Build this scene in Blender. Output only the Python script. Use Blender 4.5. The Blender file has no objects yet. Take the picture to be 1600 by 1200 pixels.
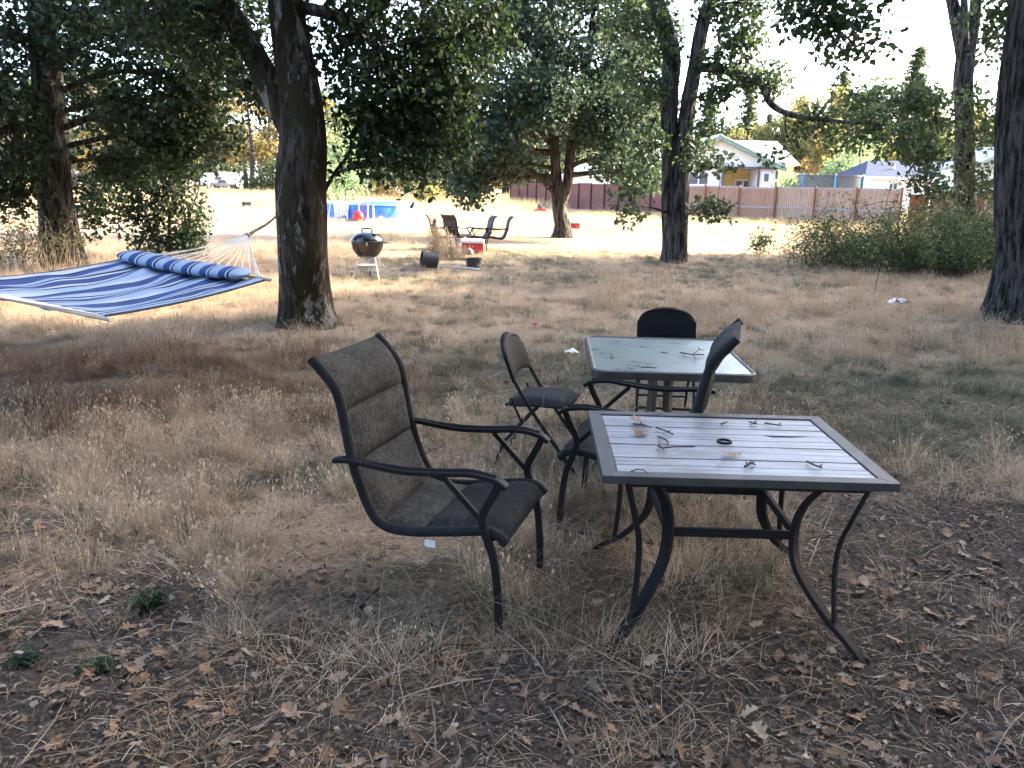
import bpy, bmesh, math, random
import numpy as np
from mathutils import Vector, Matrix

R = math.radians
random.seed(7)
scene = bpy.context.scene
COL = scene.collection

# ------------------------------------------------------------------ camera
F_PX, CAM_H, ROLL = 1294.0, 1.72, R(1.15)
PITCH = math.atan(310 / F_PX)
ex = Vector((1, 0, 0)); upv = Vector((0, math.sin(PITCH), math.cos(PITCH))); fw = Vector((0, math.cos(PITCH), -math.sin(PITCH)))
cr = ex * math.cos(ROLL) + upv * math.sin(ROLL); cu = -ex * math.sin(ROLL) + upv * math.cos(ROLL)
cam = bpy.data.cameras.new('camera'); camo = bpy.data.objects.new('camera', cam); COL.objects.link(camo)
camo.matrix_world = Matrix(((cr.x, cu.x, -fw.x, 0), (cr.y, cu.y, -fw.y, 0), (cr.z, cu.z, -fw.z, CAM_H), (0, 0, 0, 1)))
cam.sensor_width = 36; cam.lens = F_PX / 1600 * 36; cam.clip_end = 3000; cam.clip_start = .05
scene.camera = camo

# ------------------------------------------------------------------ sky, sun, exposure
SUN_AZ, SUN_EL = 68, 25
world = bpy.data.worlds.new('World'); scene.world = world; world.use_nodes = True
nt = world.node_tree
sk = nt.nodes.new('ShaderNodeTexSky'); sk.sky_type = 'NISHITA'; sk.sun_disc = False
sk.sun_elevation = R(SUN_EL); sk.sun_rotation = R(SUN_AZ); sk.dust_density = 3.0; sk.air_density = .6; sk.ozone_density = .6
nt.links.new(sk.outputs[0], nt.nodes['Background'].inputs[0]); nt.nodes['Background'].inputs[1].default_value = .15
sd = bpy.data.lights.new('sun', 'SUN'); sd.energy = 3.4; sd.angle = R(.53); sd.color = (1, .86, .66)
so = bpy.data.objects.new('sun', sd); COL.objects.link(so); so.location = (30, 12, 30)
sdir = Vector((math.sin(R(SUN_AZ)) * math.cos(R(SUN_EL)), math.cos(R(SUN_AZ)) * math.cos(R(SUN_EL)), math.sin(R(SUN_EL))))
so.rotation_euler = sdir.to_track_quat('Z', 'Y').to_euler()
vs = scene.view_settings; vs.view_transform = 'Standard'; vs.look = 'None'; vs.gamma = 1; vs.exposure = 3.5; vs.use_curve_mapping = False
scene.render.engine = 'CYCLES'
cy = scene.cycles; cy.use_denoising = True; cy.max_bounces = 5; cy.diffuse_bounces = 2; cy.glossy_bounces = 2; cy.transmission_bounces = 2; cy.transparent_max_bounces = 6; cy.use_adaptive_sampling = True; cy.adaptive_threshold = .03
cy.caustics_reflective = False; cy.caustics_refractive = False

# ------------------------------------------------------------------ pixel of the 1600x1200 photo -> world
def ray(u, v):
    x = (u - 800) / F_PX; y = (600 - v) / F_PX
    return fw + cr * x + cu * y
def atz(u, v, z=0.0):
    d = ray(u, v); t = (z - CAM_H) / d.z
    return Vector((0, 0, CAM_H)) + d * t
def aty(u, v, Y):
    d = ray(u, v)
    return Vector((0, 0, CAM_H)) + d * (Y / d.y)

# ------------------------------------------------------------------ numpy noise
def _h(i, j, s):
    n = (i * 374761393 + j * 668265263 + s * 982451653) & 0x7fffffff
    n = ((n ^ (n >> 13)) * 1274126177) & 0x7fffffff
    return ((n ^ (n >> 16)) & 0xffff) / 65535.0
def vnoise(x, y, s=0):
    x = np.asarray(x, float); y = np.asarray(y, float)
    i = np.floor(x).astype(np.int64); j = np.floor(y).astype(np.int64); fx = x - i; fy = y - j
    fx = fx * fx * (3 - 2 * fx); fy = fy * fy * (3 - 2 * fy)
    return (_h(i, j, s) * (1 - fx) + _h(i + 1, j, s) * fx) * (1 - fy) + (_h(i, j + 1, s) * (1 - fx) + _h(i + 1, j + 1, s) * fx) * fy
def fbm(x, y, s=0, o=4):
    t = 0; a = .5; w = 0
    for k in range(o):
        t = t + a * vnoise(x * 2 ** k, y * 2 ** k, s + k); w += a; a *= .55
    return t / w
def sstep(a, b, x): t = np.clip((x - a) / (b - a), 0, 1); return t * t * (3 - 2 * t)

# ------------------------------------------------------------------ objects and tags
def link(name, data, parent=None, mat=None):
    o = bpy.data.objects.new(name, data); COL.objects.link(o)
    if parent is not None: o.parent = parent
    if mat is not None and data is not None and hasattr(data, 'materials') and not data.materials: data.materials.append(mat)
    return o
def tag(o, label, cat, group=None):
    o['label'] = label; o['category'] = cat
    if group: o['group'] = group
    return o
def thing(name, label, cat, loc=(0, 0, 0), rz=0, group=None):
    o = bpy.data.objects.new(name, None); COL.objects.link(o); o.location = loc; o.rotation_euler = (0, 0, rz); o.empty_display_size = .1
    return tag(o, label, cat, group)
def np_mesh(name, V, T, attrs=None, smooth=False):
    V = np.asarray(V, np.float32); T = np.asarray(T, np.int32); k = T.shape[1]
    me = bpy.data.meshes.new(name); me.vertices.add(len(V)); me.vertices.foreach_set('co', V.ravel())
    me.loops.add(T.size); me.loops.foreach_set('vertex_index', T.ravel())
    me.polygons.add(len(T)); me.polygons.foreach_set('loop_start', np.arange(0, T.size, k, dtype=np.int32))
    if smooth: me.polygons.foreach_set('use_smooth', np.ones(len(T), bool))
    me.update(calc_edges=True)
    for n, a in (attrs or {}).items():
        at = me.attributes.new(n, 'FLOAT', 'POINT'); at.data.foreach_set('value', np.asarray(a, np.float32))
    return me

def catmull(P, n):
    P = [np.array(p, float) for p in P]
    if len(P) == 2: return [P[0] + (P[1] - P[0]) * t for t in np.linspace(0, 1, n + 1)]
    Q = [2 * P[0] - P[1]] + P + [2 * P[-1] - P[-2]]; out = []
    for i in range(1, len(Q) - 2):
        for k in range(n):
            t = k / n; a, b, c, d = Q[i - 1:i + 3]
            out.append(.5 * (2 * b + (c - a) * t + (2 * a - 5 * b + 4 * c - d) * t * t + (3 * b - a - 3 * c + d) * t ** 3))
    out.append(P[-1]); return out

class MB:
    def __init__(s): s.v = []; s.f = []
    def add(s, V, Fc):
        b = len(s.v); s.v += [tuple(map(float, p)) for p in V]; s.f += [tuple(i + b for i in f) for f in Fc]; return s
    def box(s, c, d, rot=None, taper=1.0):
        V = []
        for z in (-1, 1):
            k = taper if z > 0 else 1
            for x, y in ((-1, -1), (1, -1), (1, 1), (-1, 1)): V.append(Vector((x * d[0] / 2 * k, y * d[1] / 2 * k, z * d[2] / 2)))
        if rot is not None: V = [rot @ p for p in V]
        V = [p + Vector(c) for p in V]
        return s.add(V, [(3, 2, 1, 0), (4, 5, 6, 7), (0, 1, 5, 4), (1, 2, 6, 5), (2, 3, 7, 6), (3, 0, 4, 7)])
    def tube(s, P, r, n=8, flat=1.0, up=None, cap=True):
        P = [Vector(p) for p in P]; m = len(P)
        if not hasattr(r, '__len__'): r = [r] * m
        V = []; prev = None
        for i, p in enumerate(P):
            t = (P[min(i + 1, m - 1)] - P[max(i - 1, 0)])
            if t.length < 1e-9: t = Vector((0, 0, 1))
            t.normalize()
            if up is not None: a = Vector(up)
            elif prev is None: a = Vector((0, 0, 1)) if abs(t.z) < .9 else Vector((1, 0, 0))
            else: a = prev
            a = (a - t * a.dot(t)); a = a.normalized() if a.length > 1e-6 else t.orthogonal().normalized(); prev = a
            b = t.cross(a)
            for k in range(n):
                an = 2 * math.pi * (k + .5) / n
                V.append(p + b * (math.cos(an) * r[i]) + a * (math.sin(an) * r[i] * flat))
        Fc = [(i * n + k, i * n + (k + 1) % n, (i + 1) * n + (k + 1) % n, (i + 1) * n + k) for i in range(m - 1) for k in range(n)]
        if cap: Fc += [tuple(range(n - 1, -1, -1)), tuple((m - 1) * n + k for k in range(n))]
        return s.add(V, Fc)
    def bar(s, P, w, t, up): # flat bar: width w across 'up x tangent', thickness t along up
        P = [Vector(p) for p in P]; m = len(P); V = []
        for i, p in enumerate(P):
            d = (P[min(i + 1, m - 1)] - P[max(i - 1, 0)]).normalized(); b = Vector(up).normalized(); b = (b - d * b.dot(d)).normalized(); a = d.cross(b)
            for x, y in ((-1, -1), (1, -1), (1, 1), (-1, 1)): V.append(p + a * (x * w / 2) + b * (y * t / 2))
        Fc = [(i * 4 + k, i * 4 + (k + 1) % 4, i * 4 + 4 + (k + 1) % 4, i * 4 + 4 + k) for i in range(m - 1) for k in range(4)]
        Fc += [(3, 2, 1, 0), tuple((m - 1) * 4 + k for k in range(4))]
        return s.add(V, Fc)
    def lathe(s, prof, n=24, c=(0, 0, 0), a0=0, a1=2 * math.pi):
        full = abs(a1 - a0 - 2 * math.pi) < 1e-6; N = n if full else n + 1; V = []
        for r_, z in prof:
            for k in range(N):
                an = a0 + (a1 - a0) * k / n; V.append((c[0] + r_ * math.cos(an), c[1] + r_ * math.sin(an), c[2] + z))
        Fc = [(i * N + k, i * N + (k + 1) % N, (i + 1) * N + (k + 1) % N, (i + 1) * N + k) for i in range(len(prof) - 1) for k in range(N if full else n)]
        return s.add(V, Fc)
    def prism(s, pts, y0, y1): # polygon in xz extruded in y
        n = len(pts); V = [(x, y0, z) for x, z in pts] + [(x, y1, z) for x, z in pts]
        return s.add(V, [tuple(range(n)), tuple(range(2 * n - 1, n - 1, -1))] + [(k + n, (k + 1) % n + n, (k + 1) % n, k) for k in range(n)])
    def mesh(s, name, smooth=False, bevel=0):
        me = bpy.data.meshes.new(name); me.from_pydata(s.v, [], s.f); me.update()
        bm = bmesh.new(); bm.from_mesh(me); bmesh.ops.recalc_face_normals(bm, faces=bm.faces)
        if bevel: bmesh.ops.bevel(bm, geom=list(bm.edges), offset=bevel, segments=2, affect='EDGES', profile=.5)
        bm.to_mesh(me); bm.free()
        if smooth:
            me.polygons.foreach_set('use_smooth', [True] * len(me.polygons))
            me.set_sharp_from_angle(angle=R(40))
        return me
    def build(s, name, mat, parent=None, smooth=False, bevel=0):
        return link(name, s.mesh(name, smooth, bevel), parent, mat)
def copy_tree(o, parent=None):
    c = o.copy(); COL.objects.link(c); c.parent = parent
    for ch in list(o.children): copy_tree(ch, c)
    return c

# ------------------------------------------------------------------ materials
def newmat(name):
    m = bpy.data.materials.new(name); m.use_nodes = True; return m, m.node_tree, m.node_tree.nodes['Principled BSDF']
def N(nt, t, **kw):
    n = nt.nodes.new(t)
    for k, v in kw.items(): setattr(n, k, v)
    return n
def ramp(nt, fac, stops):
    r = nt.nodes.new('ShaderNodeValToRGB'); e = r.color_ramp.elements
    while len(e) < len(stops): e.new(.5)
    for i, (p, c) in enumerate(stops): e[i].position = p; e[i].color = (*c, 1)
    nt.links.new(fac, r.inputs[0]); return r.outputs[0]
def noise(nt, scale, detail=4, rough=.6, vec=None, stretch=None, co='Object'):
    n = nt.nodes.new('ShaderNodeTexNoise'); n.inputs['Scale'].default_value = scale; n.inputs['Detail'].default_value = detail; n.inputs['Roughness'].default_value = rough
    tc = nt.nodes.new('ShaderNodeTexCoord'); src = tc.outputs[co]
    if stretch:
        mp = nt.nodes.new('ShaderNodeMapping'); mp.inputs['Scale'].default_value = stretch; nt.links.new(src, mp.inputs[0]); src = mp.outputs[0]
    nt.links.new(src, n.inputs['Vector']); return n.outputs['Fac']
def bump(nt, bs, h, strength=.3, dist=.01):
    b = nt.nodes.new('ShaderNodeBump'); b.inputs['Strength'].default_value = strength; b.inputs['Distance'].default_value = dist
    nt.links.new(h, b.inputs['Height']); nt.links.new(b.outputs[0], bs.inputs['Normal'])
def mul(c, k): return tuple(min(1, x * k) for x in c)
def M(name, c1, c2=None, rough=.7, metal=0, scale=6, bstr=.15, bscale=90, stretch=None, spec=.4, lo=.35, hi=.7, coat=0):
    m, nt, bs = newmat(name); c2 = c2 or mul(c1, .65)
    nt.links.new(ramp(nt, noise(nt, scale, 6, .65, stretch=stretch), [(lo, c2), (hi, c1)]), bs.inputs['Base Color'])
    bs.inputs['Roughness'].default_value = rough; bs.inputs['Metallic'].default_value = metal; bs.inputs['Specular IOR Level'].default_value = spec; bs.inputs['Coat Weight'].default_value = coat
    if bstr: bump(nt, bs, noise(nt, bscale, 4, .6, stretch=stretch), bstr, .004)
    return m
def leafmat(name, ca, cb, trans=.45, rough=.55, attr='rnd', cc=None):
    m, nt, bs = newmat(name); out = nt.nodes['Material Output']
    a = N(nt, 'ShaderNodeAttribute', attribute_name=attr)
    st = [(0, ca), (1, cb)] if cc is None else [(0, ca), (.8, cb), (1, cc)]
    col = ramp(nt, a.outputs['Fac'], st); nt.links.new(col, bs.inputs['Base Color']); bs.inputs['Roughness'].default_value = rough; bs.inputs['Specular IOR Level'].default_value = .3
    tr = N(nt, 'ShaderNodeBsdfTranslucent'); hs = N(nt, 'ShaderNodeHueSaturation'); hs.inputs['Hue'].default_value = .475; hs.inputs['Saturation'].default_value = 1.15; hs.inputs['Value'].default_value = 1.5
    nt.links.new(col, hs.inputs['Color']); nt.links.new(hs.outputs[0], tr.inputs[0])
    mx = N(nt, 'ShaderNodeMixShader'); mx.inputs[0].default_value = trans
    nt.links.new(bs.outputs[0], mx.inputs[1]); nt.links.new(tr.outputs[0], mx.inputs[2]); nt.links.new(mx.outputs[0], out.inputs['Surface'])
    return m
def bladem(name, cols, trans=.3):
    m, nt, bs = newmat(name); out = nt.nodes['Material Output']
    oi = N(nt, 'ShaderNodeObjectInfo'); at = N(nt, 'ShaderNodeAttribute', attribute_name='rnd')
    ad = N(nt, 'ShaderNodeMath', operation='MULTIPLY_ADD'); ad.inputs[1].default_value = .55
    m2 = N(nt, 'ShaderNodeMath', operation='MULTIPLY'); m2.inputs[1].default_value = .45
    nt.links.new(oi.outputs['Random'], m2.inputs[0]); nt.links.new(at.outputs['Fac'], ad.inputs[0]); nt.links.new(m2.outputs[0], ad.inputs[2])
    col = ramp(nt, ad.outputs[0], [(i / (len(cols) - 1), c) for i, c in enumerate(cols)])
    nt.links.new(col, bs.inputs['Base Color']); bs.inputs['Roughness'].default_value = .65; bs.inputs['Specular IOR Level'].default_value = .25
    tr = N(nt, 'ShaderNodeBsdfTranslucent'); nt.links.new(col, tr.inputs[0]); mx = N(nt, 'ShaderNodeMixShader'); mx.inputs[0].default_value = trans
    nt.links.new(bs.outputs[0], mx.inputs[1]); nt.links.new(tr.outputs[0], mx.inputs[2]); nt.links.new(mx.outputs[0], out.inputs['Surface'])
    return m
def barkmat(name, c_dark, c_mid, c_pale, moss=None, pale=.0):
    m, nt, bs = newmat(name)
    n1 = noise(nt, 15, 5, .7, stretch=(1, 1, .14)); n2 = noise(nt, 2.2, 4, .6, stretch=(1, 1, .6)); n3 = noise(nt, 60, 5, .7, stretch=(1, 1, .3))
    c = ramp(nt, n1, [(.42, mul(c_dark, .45)), (.50, c_mid), (.60, c_pale)])
    def mix(a, b, f):
        x = N(nt, 'ShaderNodeMix', data_type='RGBA'); nt.links.new(f, x.inputs[0]); nt.links.new(a, x.inputs[6])
        if isinstance(b, tuple): x.inputs[7].default_value = (*b, 1)
        else: nt.links.new(b, x.inputs[7])
        return x.outputs[2]
    if moss: c = mix(c, moss, ramp(nt, n2, [(.44, (0, 0, 0)), (.56, (1, 1, 1))]))
    if pale: 
        f = noise(nt, 3.3, 5, .75, stretch=(1.3, 1.3, .45), co='Object')
        c = mix(c, (.20, .185, .165), ramp(nt, f, [(.62 - pale * .1, (0, 0, 0)), (.68 - pale * .1, (1, 1, 1))]))
    nt.links.new(c, bs.inputs['Base Color']); bs.inputs['Roughness'].default_value = .9; bs.inputs['Specular IOR Level'].default_value = .15
    ad = N(nt, 'ShaderNodeMath', operation='ADD'); nt.links.new(n1, ad.inputs[0]); nt.links.new(n3, ad.inputs[1]); bump(nt, bs, ad.outputs[0], 1.0, .05)
    return m

BARK_MOSS = barkmat('mossy_bark', (.017, .012, .008), (.042, .031, .022), (.080, .064, .050), moss=(.027, .022, .009), pale=.7)
BARK = barkmat('oak_bark', (.020, .018, .016), (.052, .047, .042), (.105, .097, .088))
BARK_PALE = barkmat('pale_bark', (.026, .023, .020), (.068, .060, .053), (.135, .122, .108))
TWIG = M('twig_bark', (.085, .068, .055), (.03, .025, .02), .9)
LEAF_OAK = leafmat('oak_leaves', (.020, .036, .017), (.060, .090, .040), .45)
LEAF_DARK = leafmat('dark_maple_leaves', (.010, .020, .010), (.034, .054, .023), .42)
LEAF_TEAL = leafmat('grey_green_oak_leaves', (.026, .046, .030), (.075, .108, .066), .42)
LEAF_YEL = leafmat('yellow_green_leaves', (.10, .125, .045), (.23, .22, .085), .5, cc=(.34, .26, .09))
LEAF_GOLD = leafmat('golden_leaves', (.10, .11, .04), (.23, .18, .07), .5, cc=(.36, .20, .06))
LEAF_WILLOW = leafmat('pale_willow_leaves', (.10, .17, .09), (.20, .29, .15), .45)
LEAF_FIR = leafmat('fir_needles', (.035, .055, .025), (.10, .12, .045), .25)
LEAF_BROOM = leafmat('broom_leaves', (.028, .046, .019), (.085, .115, .045), .42, cc=(.15, .17, .075))

# ------------------------------------------------------------------ ground
def hgt(x, y):
    x = np.asarray(x, float); y = np.asarray(y, float); k = 1 - sstep(14, 40, np.hypot(x, y))
    return ((fbm(x * .8, y * .8, 3) - .5) * .07 + (fbm(x * 5, y * 5, 9, 3) - .5) * .03) * k
def zone(x, y):
    """straw, green, rust, soil amounts (0..1) from world position"""
    x = np.asarray(x, float); y = np.asarray(y, float)
    n = fbm(x * .9 + 11, y * .9, 21, 4); n2 = fbm(x * 2.6, y * 2.6, 33, 3)
    yb = np.interp(x, [-4, -2, -1.2, -.3, .4, 1.0, 1.6, 2.4, 4], [4.2, 3.7, 2.95, 2.8, 3.2, 3.6, 4.1, 4.5, 5.0])
    live = sstep(-.7, .9, y - yb + (n - .5) * 2.4 + (n2 - .5) * 1.2)
    green = sstep(.5, 2.2, x + (n - .5) * 2) * (1 - sstep(7.2, 9.2, y + (n2 - .5) * 1.5))
    green = np.maximum(green, np.exp(-(((x - .1) / 2.0) ** 2 + ((y - 7.4) / 1.9) ** 2)) * 1.1)
    green = np.maximum(green, .75 * sstep(13.5, 15, y) * (1 - sstep(21, 24, y)) * sstep(-5, -2, x) * (1 - sstep(5, 7, x)) * sstep(.42, .55, n))
    green = np.maximum(green, .8 * sstep(.6, .72, n2) * (1 - sstep(12, 16, y)))
    green = np.clip(green + (n2 - .5) * .5 * (green > .05), 0, 1)
    rust_shade = np.exp(-(((x + 4.4) / 2.9) ** 2 + ((y - 7.2) / 1.4) ** 2)); rust_shade = np.clip(rust_shade * (.35 + 1.1 * n2), 0, .8)  # reddish straw, with the shade under the hammock put into its colour
    return live, np.clip(green, 0, 1) * live, rust_shade, 1 - live
def axis(a, b, st, lo, hi, g):
    m = list(np.arange(a, b, st)); s = st; p = m[-1]
    while p < hi: s *= g; p += s; m.append(p)
    s = st; p = m[0]
    while p > lo: s *= g; p -= s; m.insert(0, p)
    return np.array(m)
gx = axis(-3.2, 3.6, .055, -1500, 1500, 1.09); gy = axis(1.8, 7.0, .055, -300, 2500, 1.09)
GX, GY = np.meshgrid(gx, gy); GZ = hgt(GX, GY); live, green, rust_shade, soil = zone(GX, GY)
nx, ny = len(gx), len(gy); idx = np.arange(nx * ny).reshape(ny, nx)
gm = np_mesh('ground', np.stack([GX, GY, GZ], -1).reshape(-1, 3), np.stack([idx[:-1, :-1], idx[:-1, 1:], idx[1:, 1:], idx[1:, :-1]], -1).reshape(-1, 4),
             {'live': live.ravel(), 'green': green.ravel(), 'rust_shade': rust_shade.ravel()}, True)
def ground_mat():
    m, nt, bs = newmat('dry_ground')
    n1 = noise(nt, 3.0, 8, .7); n2 = noise(nt, 42, 6, .7); n3 = noise(nt, .35, 5, .6)
    soilc = ramp(nt, n2, [(.3, (.028, .023, .018)), (.52, (.068, .055, .043)), (.72, (.17, .14, .11))])
    straw = ramp(nt, n2, [(.25, (.115, .078, .048)), (.5, (.29, .21, .135)), (.75, (.45, .35, .24))])
    greenc = ramp(nt, n2, [(.25, (.034, .034, .021)), (.7, (.11, .105, .066))])
    def att(nm): return N(nt, 'ShaderNodeAttribute', attribute_name=nm).outputs['Fac']
    def mix(f, a, b):
        x = N(nt, 'ShaderNodeMix', data_type='RGBA'); nt.links.new(f, x.inputs[0]); nt.links.new(a, x.inputs[6])
        if isinstance(b, tuple): x.inputs[7].default_value = (*b, 1)
        else: nt.links.new(b, x.inputs[7])
        return x.outputs[2]
    c = mix(att('live'), soilc, straw); c = mix(att('green'), c, greenc); c = mix(att('rust_shade'), c, (.085, .058, .038))
    c = mix(ramp(nt, n1, [(.55, (0, 0, 0)), (.75, (.45, .45, .45))]), c, soilc)
    nt.links.new(c, bs.inputs['Base Color']); bs.inputs['Roughness'].default_value = .95; bs.inputs['Specular IOR Level'].default_value = .1
    ad = N(nt, 'ShaderNodeMath', operation='ADD'); nt.links.new(n2, ad.inputs[0]); nt.links.new(n1, ad.inputs[1]); bump(nt, bs, ad.outputs[0], 1.0, .03)
    return m
ground = link('ground', gm, None, ground_mat()); ground['kind'] = 'structure'

# ------------------------------------------------------------------ trees
def leaf_cloud(rng, centers, per, spread, size, lobed=True, up=.5, flat=.8):
    C = np.repeat(np.asarray(centers, float), per, 0); n = len(C)
    g = rng.normal(size=(n, 3)); g /= np.maximum(1, np.linalg.norm(g, axis=1, keepdims=True) / 1.6)
    P = C + g * spread * np.array([1, 1, flat])
    nr = rng.normal(size=(n, 3)) + np.array([0, 0, up]); nr /= np.linalg.norm(nr, axis=1, keepdims=True)
    t = rng.normal(size=(n, 3)) + np.array([0, 0, -.5]); t -= nr * (t * nr).sum(1, keepdims=True); t /= np.linalg.norm(t, axis=1, keepdims=True)
    b = np.cross(nr, t); s = size * rng.uniform(.45, 1.4, (n, 1))
    if lobed: L = np.array([(0, 0, 0), (0, .55, -.06), (0, 1, .04), (-.2, .28, .05), (-.34, .68, .08), (.2, .28, .05), (.34, .68, .08)]); T = np.array([(0, 1, 3), (3, 1, 4), (4, 1, 2), (0, 5, 1), (5, 6, 1), (6, 2, 1)])
    else: L = np.array([(0, 0, 0), (-.3, .5, .06), (0, 1, 0), (.3, .5, .06)]); T = np.array([(0, 3, 1), (3, 2, 1)])
    V = P[:, None, :] + s[:, None] * (L[None, :, 0:1] * b[:, None] + L[None, :, 1:2] * t[:, None] + L[None, :, 2:3] * nr[:, None])
    k = len(L); TT = (T[None] + (np.arange(n) * k)[:, None, None]).reshape(-1, 3)
    return V.reshape(-1, 3), TT, np.repeat(rng.uniform(0, 1, n) ** 1.3, k)
def bark_tube(path, radii, sides=20, seed=0, amp=.06, flare=0.0, step=None):
    """trunk with furrowed surface; path and radii are dense arrays"""
    P = np.array(path); r = np.array(radii); m = len(P)
    T = np.gradient(P, axis=0); T /= np.linalg.norm(T, axis=1, keepdims=True)
    a = np.tile([1., 0, 0], (m, 1)); a -= T * (a * T).sum(1, keepdims=True); nl = np.linalg.norm(a, axis=1, keepdims=True)
    a = a / np.maximum(nl, 1e-6); b = np.cross(T, a)
    an = np.linspace(0, 2 * np.pi, sides, endpoint=False); L = np.concatenate([[0], np.cumsum(np.linalg.norm(np.diff(P, axis=0), axis=1))])
    A, Z = np.meshgrid(an, L)
    px = np.cos(A) * 3.1 + seed * 3.3; py = np.sin(A) * 3.1
    rid = fbm(px * 2.2 + Z * .5, py * 2.2 + Z * .35, seed + 5, 3) - .5; big = fbm(px * .5 + Z * .6, py * .5 + Z * .8, seed + 17, 2) - .5
    rr = r[:, None] * (1 + amp * 2 * rid + .22 * big)
    if flare: rr = rr * (1 + flare * np.exp(-(Z / .35)) * (1 + .5 * np.cos(A * 4 + seed)))
    V = P[:, None] + rr[..., None] * (np.cos(A)[..., None] * a[:, None] + np.sin(A)[..., None] * b[:, None])
    i = np.arange(m - 1)[:, None] * sides; k = np.arange(sides)[None]; k2 = (k + 1) % sides
    Fq = np.stack([i + k, i + k2, i + sides + k2, i + sides + k], -1).reshape(-1, 4)
    return V.reshape(-1, 3), Fq
def stem_obj(name, pts, mat, parent, base, sides=20, seed=0, amp=.06, flare=0., n=8):
    D = np.array(catmull(pts, n)); V, Fq = bark_tube(D[:, :3], np.maximum(D[:, 3], .004), sides, seed, amp, flare)
    return link(name, np_mesh(name, V - np.array(base), Fq, None, True), parent, mat), D
def make_tree(name, label, base, stems, blobs, leaf=LEAF_OAK, bark=BARK, size=.11, per=26, spread=.34, lobed=True, seed=1, group=None, cat='tree', sides=20, flare=.35, limb_r=.055, amp=.06, extra_limbs=(), dens=1.0):
    rng = np.random.default_rng(seed); base = np.array(base, float); root = thing(name, label, cat, tuple(base), 0, group)
    DD = []
    for k, st in enumerate(stems):
        _, D = stem_obj('trunk' if k == 0 else 'stem', st, bark, root, base, sides, seed + k, amp, flare if k == 0 else 0); DD.append(D)
    for k, st in enumerate(extra_limbs):
        _, D = stem_obj('limb', st, bark, root, base, max(8, sides // 2), seed + 40 + k, amp, 0); DD.append(D)
    A = np.concatenate(DD); A = A[A[:, 2] > .8] if (A[:, 2] > .8).any() else A
    cent = []; tw = MB()
    for bl in blobs:
        c = np.array(bl[:3], float); rad = np.array(bl[3:6], float); nc = max(2, int(bl[6] * dens))
        d = np.linalg.norm(A[:, :3] - c, axis=1) + np.maximum(0, A[:, 2] - c[2]) * 1.2
        s = A[d.argmin()]; dist = np.linalg.norm(c - s[:3])
        mid = (s[:3] + c) / 2 + np.array([0, 0, .10 * dist]) + rng.normal(size=3) * .06 * dist
        r0 = min(s[3] * .7, limb_r * (0.6 + .22 * dist))
        _, L = stem_obj('limb', [(*s[:3], r0), (*mid, r0 * .7), (*c, r0 * .35)], bark, root, base, 7, seed, .05, 0, 6)
        u = rng.normal(size=(nc, 3)); u /= np.linalg.norm(u, axis=1, keepdims=True)
        p = c + u * (rng.uniform(.12, 1, (nc, 1)) ** .45) * rad
        p = p[p[:, 2] > .15] if name != 'shrub' else p
        for q in p:
            j = L[rng.integers(len(L) // 2, len(L))][:3]; mm = (j + q) / 2 + rng.normal(size=3) * .08 * np.linalg.norm(q - j) + np.array([0, 0, .05])
            tw.tube([j - base, mm - base, q - base], [r0 * .3 + .004, r0 * .18 + .003, .003], 4, cap=False)
        cent.append(p)
    if tw.v: tw.build('branches', TWIG, root, True)['kind'] = 'stuff'
    cent = np.concatenate(cent); V, T, rn = leaf_cloud(rng, cent, per, spread, size, lobed)
    # clump-wise tone so neighbouring sprays differ
    crown = link('crown', np_mesh('crown', V - base, T, {'rnd': np.clip(rn * .6 + .4 * np.repeat(rng.uniform(0, 1, len(cent)), len(V) // len(cent)), 0, 1)}), root, leaf)
    return root
def B(u, v, Y, ru, rv=None, ry=None, n=20):
    """a leaf blob seen at photo pixel (u, v) at depth Y, with radii in metres"""
    p = aty(u, v, Y); rv = rv or ru; ry = ry or ru
    return (p.x, p.y, p.z, ru, ry, rv, n)
def S(u, v, Y, r): p = aty(u, v, Y); return (p.x, p.y, p.z, r)

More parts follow.
